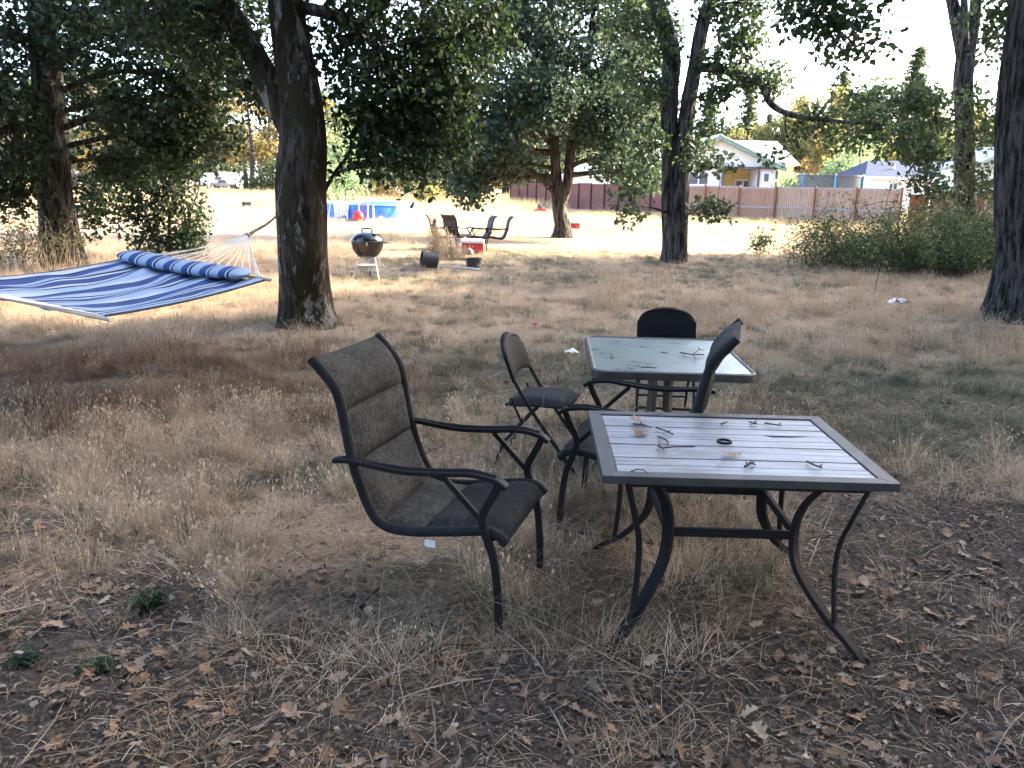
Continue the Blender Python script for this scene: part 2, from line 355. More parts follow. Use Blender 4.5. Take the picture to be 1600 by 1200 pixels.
# the mossy oak that carries the hammock
b = atz(483, 507)
tree_a = make_tree('oak_tree', 'thick mossy oak with a patch of peeled pale bark, carrying the hammock rope', (b.x, b.y, 0),
    [[(b.x, b.y, -.15, .36), (b.x - .02, b.y, .3, .31), S(474, 400, 9.9, .285), S(470, 300, 9.9, .29), S(474, 215, 9.95, .275), S(462, 110, 10, .235), S(446, 10, 10.1, .20), S(430, -160, 10.3, .17), S(425, -420, 10.6, .10), S(430, -650, 11, .05)]],
    [B(560, 60, 10.5, .6, .5, .8, 26), B(640, 120, 10.5, .65, .55, .8, 34), B(610, 210, 10.4, .45, .4, .6, 22), B(680, 225, 10.6, .36, .36, .5, 17), B(655, 275, 10.8, .18, .14, .3, 4), B(700, 150, 10.6, .45, .4, .6, 20),
     B(575, 150, 10.2, .4, .4, .5, 14), B(560, 255, 10.2, .2, .16, .3, 3), B(720, 60, 11, .8, .5, .9, 26), B(640, -60, 10.5, 1.2, .8, 1.5, 40), B(400, 150, 10.4, .3, .3, .4, 8), B(330, 60, 10.4, .6, .5, .8, 20), B(250, 20, 10.2, .7, .5, .9, 26),
     B(520, -250, 10.5, 1.8, 1.2, 2.2, 60), B(300, -200, 10, 1.8, 1.1, 2.2, 60), B(760, -260, 10.5, 1.8, 1.0, 2.2, 50), B(500, -520, 10, 2.2, 1.3, 2.6, 60), B(180, -330, 8.5, 1.8, 1.0, 2.2, 50), B(850, -500, 9.0, 2.0, 1.0, 2.4, 50)],
    leaf=LEAF_DARK, bark=BARK_MOSS, size=.085, per=40, spread=.19, dens=1.45, seed=3, sides=56, flare=.22, amp=.05,
    extra_limbs=[[S(470, 225, 9.95, .16), S(430, 150, 10.0, .15), S(395, 80, 10.1, .13), S(350, 0, 10.2, .12), S(280, -140, 10.2, .08)], [S(490, 330, 9.9, .03), S(520, 275, 10.1, .022), S(545, 240, 10.2, .018), S(548, 215, 10.3, .012)], [S(548, 215, 10.3, .03), S(600, 120, 10.4, .05), S(560, 40, 10.2, .06), S(470, 10, 10.05, .07)]])

# oak at the left edge
b = atz(100, 418)
make_tree('oak_tree', 'dark leafy oak at the left edge, its trunk rising behind the hammock', (b.x, b.y, 0),
    [[(b.x, b.y, -.15, .42), (b.x, b.y, .3, .36), S(88, 320, 15.8, .31), S(82, 220, 15.8, .28), S(72, 100, 15.8, .25), S(60, -60, 15.8, .20), S(70, -300, 16, .12), S(70, -480, 16, .06)]],
    [B(20, 60, 15.6, 1.2, .9, 1.4, 46), B(150, 40, 15.4, 1.1, .9, 1.4, 46), B(270, 60, 15.5, .9, .8, 1.2, 40), B(360, 90, 15.8, .6, .5, .8, 20), B(5, 200, 14.8, .7, .9, .9, 40), B(150, 150, 17.2, .9, .7, .8, 38), B(240, 180, 15.6, .8, .6, 1.0, 38), B(330, 210, 15.8, .45, .4, .6, 16),
     B(190, 255, 16.4, .65, .32, .6, 24), B(275, 235, 16, .55, .35, .7, 15), B(150, 300, 17.0, .4, .25, .4, 9), B(5, 300, 14.8, .45, .45, .5, 20), B(140, 335, 16.8, .35, .22, .4, 7), B(-70, 150, 14, 1.0, 1.3, 1.4, 30), B(380, 20, 15.6, .8, .5, 1, 22), B(310, 140, 15.6, .6, .4, .8, 22),
     B(60, -120, 15.5, 2.4, 1.3, 2.4, 60), B(300, -120, 15.5, 2.2, 1.2, 2.2, 60), B(200, -330, 15.5, 3, 1.6, 3, 60)],
    leaf=LEAF_DARK, bark=BARK, size=.11, per=40, spread=.24, dens=1.4, seed=5, sides=30, flare=.3)

# big spreading oak in the middle distance
b = atz(878, 371)
make_tree('oak_tree', 'broad grey-green oak forking low, standing in the sunlit field behind the cooler', (b.x, b.y, 0),
    [[(b.x, b.y, -.2, .36), (b.x, b.y, .4, .27), S(875, 335, b.y, .245), S(870, 290, b.y, .20), S(866, 230, b.y, .17), S(858, 130, b.y, .20), S(860, 30, b.y, .14), S(855, -80, b.y, .07)],
     [S(877, 318, b.y, .18), S(887, 285, b.y - .1, .175), S(893, 230, b.y, .18), S(910, 140, b.y, .16), S(925, 40, b.y, .10), S(930, -40, b.y, .05)]],
    [B(700, 180, 28.5, 1.1, 1.1, 1.6, 26), B(690, 230, 28, .8, .6, 1.2, 16), B(720, 272, 27.5, .6, .45, 1.0, 12), B(735, 300, 27, .35, .2, .6, 5), B(770, 220, 27.5, 1.1, .9, 1.6, 30), B(790, 120, 28, 1.3, 1.0, 2, 34), B(760, 40, 29, 1.6, 1.1, 2, 36),
     B(850, 60, 29, 1.5, 1.2, 2.2, 40), B(860, 160, 27.5, 1.2, .9, 1.5, 34), B(800, 255, 28.5, .8, .4, 1.2, 14), B(880, 225, 31.5, .9, .45, 1.0, 14), B(940, 120, 29, 1.5, 1.3, 2, 40), B(950, 210, 28.5, 1.2, .9, 1.6, 30), B(970, 258, 28, .8, .35, 1.3, 13), B(1010, 180, 29, 1.0, 1.2, 1.6, 26),
     B(1000, 60, 30, 1.5, 1.3, 2, 34), B(1010, 275, 28, .5, .35, .8, 8), B(680, 60, 30, 1.1, .9, 1.6, 18), B(920, -30, 29.5, 2.6, 1.2, 3, 50), B(780, -40, 29.5, 2.4, 1.2, 3, 44), B(860, -130, 29.5, 2.6, 1.4, 3, 40)],
    leaf=LEAF_TEAL, bark=BARK_PALE, size=.16, per=58, spread=.36, lobed=True, dens=1.6, seed=8, sides=26, limb_r=.08)

# twin-stemmed oak right of centre
b = atz(1053, 410)
make_tree('oak_tree', 'twin-stemmed oak right of centre, with a long limb drooping to the right', (b.x, b.y, 0),
    [[(b.x - .06, b.y, -.2, .31), (b.x - .06, b.y, .4, .24), S(1047, 330, b.y, .20), S(1046, 250, b.y, .19), S(1046, 150, b.y, .20), S(1049, 90, b.y, .20), S(1035, 30, b.y, .19), S(1010, -60, b.y, .15), S(1000, -220, b.y, .08)],
     [(b.x + .08, b.y - .1, -.1, .23), S(1062, 330, b.y - .1, .20), S(1066, 250, b.y - .1, .19), S(1075, 170, b.y - .1, .175), S(1085, 110, b.y - .1, .16), S(1100, 30, b.y - .1, .15), S(1125, -40, b.y - .1, .12), S(1160, -160, b.y, .07)]],
    [B(1125, 85, 19.8, .45, .55, .7, 14), B(1160, 60, 19.5, .5, .45, .7, 14), B(1150, 125, 19.3, .4, .3, .6, 10), B(1205, 125, 19.0, .42, .3, .5, 12), B(1110, 150, 19.3, .3, .25, .4, 7), B(1180, 8, 19.8, .6, .4, .8, 14), B(1130, 15, 20, .5, .45, .8, 12),
     B(1096, 205, 19, .36, .35, .6, 8), B(1088, 245, 18.8, .22, .3, .4, 5), B(1125, 255, 18.5, .3, .10, .3, 4), B(1215, 240, 18.4, .16, .10, .2, 2), B(1290, 185, 18.6, .5, .2, .6, 8), B(1245, 205, 18.5, .2, .16, .3, 3), B(1360, 195, 18.8, .5, .2, .7, 8),
     B(1100, 322, 18.6, .3, .14, .3, 5), B(1125, 332, 18.4, .16, .1, .2, 2), B(990, 335, 18.6, .25, .1, .3, 3), B(1010, 230, 19.5, .45, .6, .7, 12), B(1000, 130, 19.6, .6, .6, .9, 16), B(985, 300, 19.3, .4, .3, .5, 7), B(1030, 60, 19.8, .5, .5, .8, 12),
     B(980, 20, 20, .9, .6, 1.2, 20), B(1080, -70, 20, 2.0, 1.0, 2.2, 40), B(1230, -130, 19.5, 2.0, .8, 2.2, 36), B(1020, -220, 20, 2.4, 1.4, 2.4, 40)],
    leaf=LEAF_OAK, bark=BARK_PALE, size=.125, per=30, spread=.20, dens=1.2, seed=12, sides=26, flare=.2,
    extra_limbs=[[S(1082, 105, b.y - .1, .12), S(1125, 108, b.y - .5, .10), S(1185, 128, b.y - 1, .085), S(1205, 162, b.y - 1.2, .075), S(1240, 180, b.y - 1.4, .06), S(1310, 190, b.y - 1.4, .045), S(1390, 195, b.y - 1.2, .02)],
                 [S(1228, 175, b.y - 1.4, .02), S(1228, 205, b.y - 1.4, .018), S(1242, 235, b.y - 1.5, .012)], [S(1052, 335, b.y, .03), S(1000, 322, b.y - .8, .022), S(960, 345, b.y - 1.2, .01)], [S(1066, 345, b.y - .1, .03), S(1085, 328, b.y - .8, .022), S(1120, 326, b.y - 1.3, .01)]])

# slim oak behind the brambles
b = atz(1505, 397)
make_tree('oak_tree', 'slim grey oak rising out of the brambles, left of the thick right-hand trunk', (b.x, b.y, 0),
    [[(b.x, b.y, -.2, .34), (b.x, b.y, .5, .30), S(1507, 300, b.y, .28), S(1507, 200, b.y, .265), S(1505, 130, b.y, .26), S(1508, 85, b.y, .25), S(1492, 20, b.y, .17), S(1478, -60, b.y, .13), S(1470, -200, b.y, .07)],
     [S(1510, 90, b.y, .20), S(1522, 30, b.y, .16), S(1530, -60, b.y, .12), S(1535, -200, b.y, .07)], [S(1508, 80, b.y - .2, .12), S(1507, 20, b.y - .2, .10), S(1505, -60, b.y, .07)]],
    [B(1420, 155, 23, .7, .5, .9, 16), B(1370, 170, 22.5, .7, .45, .9, 16), B(1460, 180, 23, .6, .6, .8, 16), B(1400, 225, 22.5, .7, .4, .9, 14), B(1450, 240, 22, .5, .35, .7, 12), B(1330, 150, 23, .5, .3, .8, 10), B(1320, 215, 23, .6, .3, .8, 10), B(1445, 280, 21.5, .35, .17, .5, 7), B(1468, 300, 21.5, .28, .18, .4, 5),
     B(1540, 160, 24, .5, .6, .7, 12), B(1535, 215, 24, .45, .4, .6, 10), B(1535, 275, 23, .4, .3, .5, 8), B(1540, 300, 23, .35, .2, .4, 6), B(1560, 60, 25, .9, .7, 1, 16), B(1450, -80, 25, 2.4, 1.0, 2.4, 40), B(1580, -120, 25, 2.6, 1.3, 2.6, 40), B(1500, -260, 25, 3, 1.6, 3, 44)],
    leaf=LEAF_OAK, bark=BARK_PALE, size=.135, per=26, spread=.24, dens=1.2, seed=15, sides=24, flare=.15,
    extra_limbs=[[S(1505, 185, b.y, .07), S(1470, 200, b.y - 1, .05), S(1440, 240, b.y - 2.2, .035), S(1415, 275, b.y - 3, .02)], [S(1510, 210, b.y, .06), S(1540, 200, b.y - .6, .04)]])

# thick trunk at the right edge
b = atz(1590, 500)
make_tree('oak_tree', 'thick furrowed trunk cut off by the right edge of the view', (b.x, b.y, 0),
    [[(b.x, b.y, -.2, .55), (b.x + .02, b.y, .15, .45), S(1603, 400, 11.7, .385), S(1600, 300, 11.7, .375), S(1602, 180, 11.7, .37), S(1612, 60, 11.7, .34), S(1630, -80, 11.7, .30), S(1640, -300, 11.7, .20), S(1650, -560, 11.7, .10)]],
    [B(1300, 20, 11.0, .32, .22, .4, 12), B(1270, 25, 11.0, .2, .16, .3, 6), B(1335, 55, 10.8, .25, .22, .3, 9), B(1315, 75, 10.8, .2, .12, .3, 5), B(1275, 0, 11.2, .3, .2, .4, 8), B(1585, 60, 12.5, .25, .5, .4, 8), B(1560, 20, 12.5, .3, .3, .4, 8), B(1350, -60, 11, .9, .4, 1, 16), B(1330, -150, 11, 1.4, .5, 1.6, 26), B(1560, -180, 11.5, 2.0, .9, 2.2, 44), B(1800, -100, 11.5, 2.2, 1.4, 2.6, 50), B(1650, -450, 11.5, 2.8, 1.6, 3, 60), B(1250, -350, 11, 2.0, .8, 2.4, 40)],
    leaf=LEAF_OAK, bark=BARK, size=.09, per=34, spread=.22, seed=18, sides=64, flare=.30, amp=.07, limb_r=.03,
    extra_limbs=[[S(1640, -330, 11.7, .10), S(1520, -330, 11.4, .08), S(1400, -230, 11.2, .05), S(1330, -120, 11.1, .03), S(1305, -20, 11, .015)]])

# shrub between the left oak and the hammock
b = atz(262, 402)
make_tree('shrub', 'dark broad-leaved shrub behind the hammock', (b.x, b.y, 0),
    [[(b.x, b.y, -.1, .05), (b.x + .1, b.y, .8, .04), (b.x + .1, b.y, 1.8, .02)], [(b.x - .1, b.y, -.1, .04), (b.x - .4, b.y, .9, .03), (b.x - .6, b.y, 1.7, .015)], [(b.x + .1, b.y, -.1, .04), (b.x + .5, b.y, .8, .03), (b.x + .8, b.y, 1.5, .015)]],
    [B(250, 375, 18.8, .65, .4, .6, 20), B(215, 340, 18.8, .4, .4, .5, 14), B(280, 335, 18.8, .55, .45, .6, 18), B(240, 300, 18.8, .55, .4, .6, 16), B(300, 372, 18.6, .35, .3, .4, 9), B(285, 275, 18.8, .45, .4, .5, 11), B(215, 262, 18.8, .5, .4, .6, 12), B(250, 225, 18.8, .55, .4, .6, 12), B(195, 300, 18.8, .35, .3, .4, 8), B(290, 395, 18.5, .3, .15, .3, 5)],
    leaf=LEAF_DARK, bark=TWIG, size=.11, per=36, spread=.22, seed=23, sides=8, flare=0, cat='shrub', limb_r=.02)


# ------------------------------------------------------------------ trees that shade the clearing from outside the view
def arch_tree(name, label, group, loc, seed, h=12, r=5, leaf=LEAF_OAK, size=.26, nb=26, nc=26, per=26, spread=.6):
    rng = np.random.default_rng(seed); x, y = loc; blobs = []
    for k in range(nb):
        a = rng.uniform(0, 6.283); q = rng.uniform(.15, 1) ** .6; z = h * rng.uniform(.22, .97); e = math.sqrt(max(.1, 1 - ((z / h - .5) / .56) ** 2))
        blobs.append((x + math.cos(a) * q * r * e, y + math.sin(a) * q * r * e, z, r * .30, r * .30, r * .22, nc))
    return make_tree(name, label, (x, y, 0), [[(x, y, -.2, .42), (x, y, 1.5, .34), (x + .2, y, h * .4, .26), (x - .1, y, h * .75, .13), (x, y, h * .97, .04)]], blobs, leaf=leaf, bark=BARK, size=size, per=per, spread=spread, seed=seed, group=group, sides=14, lobed=False)
sh = arch_tree('oak_tree', 'oak standing outside the view and shading the clearing', 'oaks outside the view', (17, 7), 101, 13, 5.2, nb=40, nc=26, per=34, size=.30)
for x, y, s, rz in ((21, 13.5, 1.05, 1), (25, 19.5, 1.0, 2.2), (33, 22, 1.3, 4), (29, 12, 1.3, 3), (14, .5, 1, 5), (24, 4, 1.2, .5), (29.5, 25.5, 1.0, 3.3), (6, -6, 1, 1.5), (-5, -8, 1.05, 3.6), (37, 29, 1.3, 1.9), (38, 15, 1.5, 2.6), (33, 8, 1.35, .3), (26, 15.5, 1.15, 5.1), (44, 22, 1.7, 2.0)):
    c = copy_tree(sh); c.location = (x, y, 0); c.scale = (s, s, s); c.rotation_euler = (0, 0, rz)
rng_ = np.random.default_rng(5)
make_tree('oak_tree', 'oak outside the view carrying the foot of the hammock', (-4.5, 1.9, 0), [[(-4.5, 1.9, -.2, .34), (-4.5, 1.9, .4, .28), (-4.6, 1.8, 3, .24), (-4.5, 1.9, 6, .16), (-4.4, 1.8, 9, .05)]],
    [(-4.5 + rng_.uniform(-3, 3), 1.2 + rng_.uniform(-3, 3), rng_.uniform(5.5, 9), 1.2, 1.2, .9, 26) for _ in range(14)], leaf=LEAF_OAK, size=.2, per=24, spread=.4, lobed=False, seed=31, sides=16)

# ------------------------------------------------------------------ background trees
def conifer(name, label, loc, h, r, seed, leaf=LEAF_FIR, group=None):
    rng = np.random.default_rng(seed); x, y = loc; root = thing(name, label, 'tree', (x, y, 0), 0, group)
    stem_obj('trunk', [(0, 0, -.2, .30), (0, 0, h * .5, .18), (0, 0, h, .02)], BARK, root, (0, 0, 0), 8)
    cs = []; tw = MB()
    for z in np.linspace(h * .10, h * .98, int(h * 2.4)):
        rr = r * 1.35 * (1 - z / h) ** .75 * rng.uniform(.45, 1.15) + .15
        for k in range(7):
            a = rng.uniform(0, 6.283); e = np.array([math.cos(a) * rr, math.sin(a) * rr, z - rr * .28]); tw.tube([(0, 0, z), tuple(e)], [.03, .008], 3, cap=False)
            for t in np.linspace(.3, 1, max(2, int(rr * 2.2))): cs.append(np.array([0, 0, z]) * (1 - t) + e * t)
    tw.build('branches', TWIG, root)['kind'] = 'stuff'
    V, T, rn = leaf_cloud(rng, cs, 11, .24, .42, False, .7, .45); link('crown', np_mesh('crown', V, T, {'rnd': rn}), root, leaf); return root
con = conifer('fir_tree', 'tallest distant fir rising behind the houses at right', (53.5, 118), 21, 4.6, 60)
GF = 'distant firs'
WHERE = [(0, 'behind the left oak trunk'), (100, 'just right of the left oak trunk'), (200, 'above the hammock shrub'), (300, 'above the pickup truck'), (345, 'right of the pickup truck'), (410, 'partly behind the mossy oak'), (465, 'above the left end of the pool'), (530, 'above the willow bush'), (580, 'right of the willow bush'), (635, 'above the small yellow bush'), (685, 'left of the broad oak'), (745, 'behind the left side of the broad oak'), (850, 'behind the fork of the broad oak'), (930, 'right of the broad oak trunk'), (1005, 'left of the twin-stemmed oak'), (1090, 'above the house gable'), (1140, 'above the white house roof'), (1180, 'at the right end of the house roof'), (1235, 'left of the trampoline'), (1268, 'above the trampoline'), (1320, 'right of the trampoline'), (1375, 'above the slate roof'), (1430, 'left of the slim oak'), (1520, 'between the two right-hand trunks'), (1580, 'behind the thick right-hand trunk')]
def where(u): return [w for x, w in WHERE if x <= u][-1]
USED = set()
def uniq(t):
    k = t; i = 0
    for extra in ('', ', the taller one', ', the farther one', ', the smaller one'):
        if t + extra not in USED: USED.add(t + extra); return t + extra
    return t
for i, (u, Y, s, sx) in enumerate(((1285, 118, .62, 1), (1345, 130, .8, 1.0), (1160, 125, .78, 1.2), (1193, 130, .62, 1.1), (1440, 135, .8, 1.1), (1240, 140, .8, 1), (1100, 140, .8, 1.1), (1015, 145, .85, 1.2), (1300, 150, 1.05, 1), (330, 215, 1.3, 1.2), (470, 150, .75, 1.3), (640, 150, .85, 1.2), (730, 145, .9, 1.2), (560, 145, .72, 1.3), (1560, 130, .9, 1.2), (820, 150, .9, 1.2), (900, 155, .95, 1.2), (180, 150, .9, 1.3), (60, 145, .85, 1.3))):
    c = copy_tree(con); p = aty(u, 300, Y); c.location = (p.x, Y, 0); c.scale = (s * sx, s * sx, s); c.rotation_euler = (0, 0, i * 1.3); c['label'] = uniq('distant fir ' + where(u)); c['group'] = GF
GB = 'distant broadleaf trees'
def bgtree(lab, leaf, u, Y, h, r, seed, grp=GB, size=.42, nb=16, nc=12, per=16, lobed=False):
    p = aty(u, 300, Y); return arch_tree('broadleaf_tree', lab, grp, (p.x, Y), seed, h, r, leaf, size, nb, nc, per, .55)
gold = bgtree('tall golden tree in the far row left of the mossy oak', LEAF_GOLD, 395, 118, 15, 4.0, 70, None)
yel = bgtree('yellow-green tree behind the trampoline', LEAF_YEL, 1318, 92, 9.5, 3.6, 71, None)
yg = bgtree('round pale green tree beside the trampoline net', LEAF_WILLOW, 1338, 80, 6.6, 3.0, 72, None)
grn = bgtree('green tree in the far hedge behind the pool', LEAF_OAK, 610, 95, 9, 4.5, 73, None)
for i, (src, lab, u, Y, s) in enumerate(((gold, 'golden tree standing in the far row of trees', 350, 205, 1.5), (gold, 'golden tree standing in the far row of trees', 425, 128, 1.0), (yel, 'yellow-green tree in the far row of trees', 1262, 110, 1.5), (yel, 'yellow-green tree in the far row of trees', 1240, 112, 1.25), (gold, 'golden tree standing in the far row of trees', 1272, 92, .55),
        (yel, 'yellow-green tree in the far row of trees', 1160, 115, 1.05), (yel, 'yellow-green tree in the far row of trees', 1335, 112, 1.35), (yel, 'yellow-green tree in the far row of trees', 535, 132, 1.5), (grn, 'green tree in the far row of trees', 590, 135, 1.6), (yel, 'yellow-green tree in the far row of trees', 640, 130, 1.5), (grn, 'green tree in the far row of trees', 710, 132, 1.7), (yel, 'yellow-green tree in the far row of trees', 790, 130, 1.5), (grn, 'green tree in the far row of trees', 480, 138, 1.7), (gold, 'golden tree standing in the far row of trees', 385, 135, 1.1), (yel, 'yellow-green tree in the far row of trees', 270, 140, 1.7), (grn, 'green tree in the far row of trees', 880, 130, 1.5), (yel, 'yellow-green tree in the far row of trees', 990, 125, 1.4), (yel, 'yellow-green tree in the far row of trees', 170, 138, 1.6), (yel, 'yellow-green tree in the far row of trees', 60, 138, 1.5), (grn, 'green tree in the far row of trees', 1420, 118, 1.7), (yel, 'yellow-green tree in the far row of trees', 1470, 112, 1.35), (grn, 'green tree in the far row of trees', 1205, 118, 1.25), (grn, 'green tree in the far row of trees', 1130, 120, 1.15), (grn, 'green tree in the far row of trees', 1375, 125, 1.75), (grn, 'green tree in the far row of trees', 1400, 105, 1.15), (grn, 'green tree in the far row of trees', 1450, 100, 1.1), (yel, 'yellow-green tree in the far row of trees', 1360, 98, .75), (grn, 'green tree in the far row of trees', 1530, 100, 1.1), (grn, 'green tree in the far row of trees', 1590, 98, 1.3),
        (yel, 'yellow-green tree in the far row of trees', 690, 115, .95), (grn, 'green tree in the far row of trees', 660, 98, .75), (gold, 'golden tree standing in the far row of trees', 610, 105, .62), (grn, 'green tree in the far row of trees', 560, 112, 1.1), (yel, 'yellow-green tree in the far row of trees', 760, 120, 1.0), (yel, 'yellow-green tree in the far row of trees', 505, 120, 1.2),
        (grn, 'green tree in the far row of trees', 318, 210, 2.2), (grn, 'green tree in the far row of trees', 235, 135, 1.3), (gold, 'golden tree standing in the far row of trees', 150, 120, .6), (grn, 'green tree in the far row of trees', 100, 130, 1.2), (grn, 'green tree in the far row of trees', 830, 118, 1.1), (yel, 'yellow-green tree in the far row of trees', 940, 118, 1.1), (grn, 'green tree in the far row of trees', 1040, 112, 1.1), (gold, 'golden tree standing in the far row of trees', 20, 122, .8))):
    c = copy_tree(src); p = aty(u, 300, Y); c.location = (p.x, Y, 0); c.scale = (s, s, s); c.rotation_euler = (0, 0, i * 2.1); c['label'] = uniq('distant ' + lab.split(' tree')[0] + ' tree ' + where(u)); c['group'] = {gold: 'distant golden trees', yel: 'distant yellow-green trees', grn: 'distant green trees'}[src]
def hedge_shrub(lab, leaf, u, v, Y, w, h, seed, size=.22):
    p = aty(u, v, Y); rng = np.random.default_rng(seed); bl = [(p.x + rng.uniform(-.5, .5) * w, Y + rng.uniform(-.4, .4) * w, rng.uniform(.2, .85) * h, w * .25, w * .25, h * .2, 9) for _ in range(9)]
    return make_tree('shrub', lab, (p.x, Y, 0), [[(p.x, Y, -.1, .06), (p.x, Y, h * .5, .04), (p.x + .1, Y, h * .8, .015)]], bl, leaf=leaf, bark=TWIG, size=size, per=18, spread=.34, lobed=False, seed=seed, sides=6, flare=0, cat='shrub', limb_r=.03)
hedge_shrub('tall pale green willow bush behind the pool', LEAF_WILLOW, 540, 300, 56, 3.6, 6.0, 80, .26)
hedge_shrub('dark green bush in the hedge right of the willow', LEAF_DARK, 612, 300, 82, 6.5, 4.6, 81, .3)
hedge_shrub('dark green bush in the hedge left of the broad oak', LEAF_DARK, 658, 300, 80, 4.5, 4.0, 84, .3)
hedge_shrub('orange autumn bush in the hedge right of the willow', LEAF_GOLD, 588, 310, 78, 3.2, 1.8, 82, .2)
hedge_shrub('small pale yellow bush at the field edge', LEAF_YEL, 665, 305, 68, 2.0, 2.0, 83, .16)
hedge_shrub('low brownish bush where the red fence begins', LEAF_GOLD, 720, 305, 78, 6, 2.2, 85, .2)
hedge_shrub('green bush beside the yellow porch of the house', LEAF_WILLOW, 1243, 290, 56, 2.2, 3.0, 86, .2)
hedge_shrub('low spreading bush at the foot of the golden trees', LEAF_OAK, 412, 285, 112, 6, 4.4, 87, .4)

# ------------------------------------------------------------------ fences
WOOD_GREY = M('weathered_fence', (.35, .255, .195), (.23, .155, .115), .85, scale=3, stretch=(6, 6, .5))
WOOD_TAN = M('brown_fence', (.30, .185, .13), (.19, .11, .075), .85, scale=3, stretch=(6, 6, .5))
WOOD_RED = M('red_fence', (.22, .095, .072), (.12, .052, .040), .85, scale=3, stretch=(6, 6, .5))
POST_ORANGE = M('cedar_post', (.26, .095, .045), (.16, .06, .03), .8, scale=4, stretch=(5, 5, .6))
def fence(label, A, Bp, n, h, mats, pm, railm, seed, side=1):
    rng = np.random.default_rng(seed); A = Vector(A); Bp = Vector(Bp); d = (Bp - A); L = d.length; rz = math.atan2(d.y, d.x)
    root = thing('board_fence', label, 'fence', (A.x, A.y, 0), rz); w = L / n
    for k in range(n):
        mb = MB(); x = k * w + .02; sag = rng.uniform(-.04, .04)
        while x < (k + 1) * w - .03:
            bw = .135; hh = h + rng.uniform(-.02, .02) + sag; mb.box((x + bw / 2, rng.uniform(-.006, .006) - .04 * side, hh / 2 - .05), (bw - .008, .018, hh)); x += bw
        mb.build('board_panel', mats[k % len(mats)], root)
        for z, t in ((h - .02, .10), (h * .42, .09)): MB().box((k * w + w / 2, .002 * side, z + sag), (w - .1, .04, t)).build('rail', railm, root)
    pmesh = MB().box((0, 0, h / 2 + .02), (.10, .10, h + .14)).mesh('post')
    for k in range(n + 1):
        o = link('post', pmesh, root, pm); o.location = (k * w, .045 * side, 0)
    return root
RAIL = M('grey_rail', (.36, .34, .35), (.24, .22, .22), .8)
fence('weathered board fence with orange posts in front of the gabled house', (20, 44), (10.0, 54), 6, 1.92, [WOOD_GREY, WOOD_GREY, WOOD_GREY, WOOD_TAN, WOOD_TAN, WOOD_TAN], POST_ORANGE, RAIL, 1)
fence('weathered board fence right of the orange gate', (21.4, 43.8), (33, 42), 5, 1.88, [WOOD_TAN, WOOD_GREY, WOOD_TAN], POST_ORANGE, RAIL, 2, -1)
fence('red-brown board fence along the far side of the field', (9.8, 54.4), (-.5, 84), 13, 1.95, [WOOD_RED], M('dark_post', (.10, .05, .045)), WOOD_RED, 3)
gate = thing('fence_gate', 'orange wooden gate with a tube handrail in the board fence', 'gate', (20.3, 43.85, 0), math.atan2(-.05, 1.1))
for k in range(7): MB().box((.09 + k * .14, .03, .86), (.132, .02, 1.64)).build('board', POST_ORANGE, gate)
MB().box((.5, 0, 1.55), (1.0, .04, .1)).box((.5, 0, .5), (1.0, .04, .1)).build('rail', POST_ORANGE, gate)
MB().tube([(-.1, -.5, .1), (-.1, -.5, .78), (-.02, -.5, .84), (.85, -.5, .84)], .025).build('handrail', M('grey_tube', (.35, .36, .33), rough=.5, metal=.5), gate)

# ------------------------------------------------------------------ houses
WALL = M('pale_green_siding', (.72, .77, .72), (.66, .71, .66), .7, scale=2, bstr=0); YEL = M('yellow_wall', (.74, .64, .28), (.68, .58, .25), .7, bstr=0)
TRIM = M('dark_trim', (.12, .10, .13), rough=.6, bstr=0); GREENF = M('green_fascia', (.22, .36, .29), rough=.6, bstr=0); ROOFW = M('pale_metal_roof', (.72, .70, .66), (.62, .61, .58), .45, bstr=0, scale=1.5)
WHITE = M('white_paint', (.78, .78, .77), (.70, .70, .70), .6, bstr=0); GLASS = M('window_glass', (.16, .18, .21), (.10, .11, .13), .08, spec=.8, bstr=0)
house = thing('gabled_house', 'pale green house with a gabled front and white metal roof behind the fence', 'house', (0, 58, 0))
def px(u, Y): return aty(u, 290, Y).x
def hz(u, v, Y): return aty(u, v, Y).z
xa, xb, xc = px(1040, 58), px(1128, 58), px(1212, 58); xd = px(1147, 58); xe = px(1183, 58); ap = px(1118, 58); eave = 3.25; apz = hz(1118, 213, 58)
MB().box(((xa + xb) / 2, 1.5, eave / 2), (xb - xa, 3, eave)).build('wall', WALL, house)
MB().box(((xb + xe) / 2, 2.6, eave / 2), (xe - xb, .2, eave - .1)).build('porch_wall', YEL, house)
MB().box(((xe + xc) / 2, 1.5, eave / 2), (xc - xe, 3, eave)).build('wall', WHITE, house)
MB().prism([(ap - 4.1, eave), (xc + .1, eave), (ap, apz - .1)], .0, 6).build('gable', WALL, house)
sl = (apz - eave) / (ap - (ap - 4.1))
MB().prism([(ap, apz + .1), (ap, apz - .22), (xc + .5, eave - .30), (xc + .5, eave + .02)], -.45, -.1).build('fascia', GREENF, house)
MB().prism([(ap, apz + .1), (ap, apz - .22), (ap - 4.6, eave - .30), (ap - 4.6, eave + .02)], -.45, -.1).build('fascia', GREENF, house)
MB().prism([(ap, apz + .14), (ap, apz + .04), (xc + .5, eave - .03), (xc + .5, eave + .07)], -.5, 6).prism([(ap, apz + .14), (ap, apz + .04), (ap - 4.6, eave - .03), (ap - 4.6, eave + .07)], -.5, 6).build('gable_roof', ROOFW, house)
rz0, rzr = eave + .25, hz(1150, 217, 62)
xr0, xr1, xr2 = ap + .2, px(1212, 62), px(1236, 60)
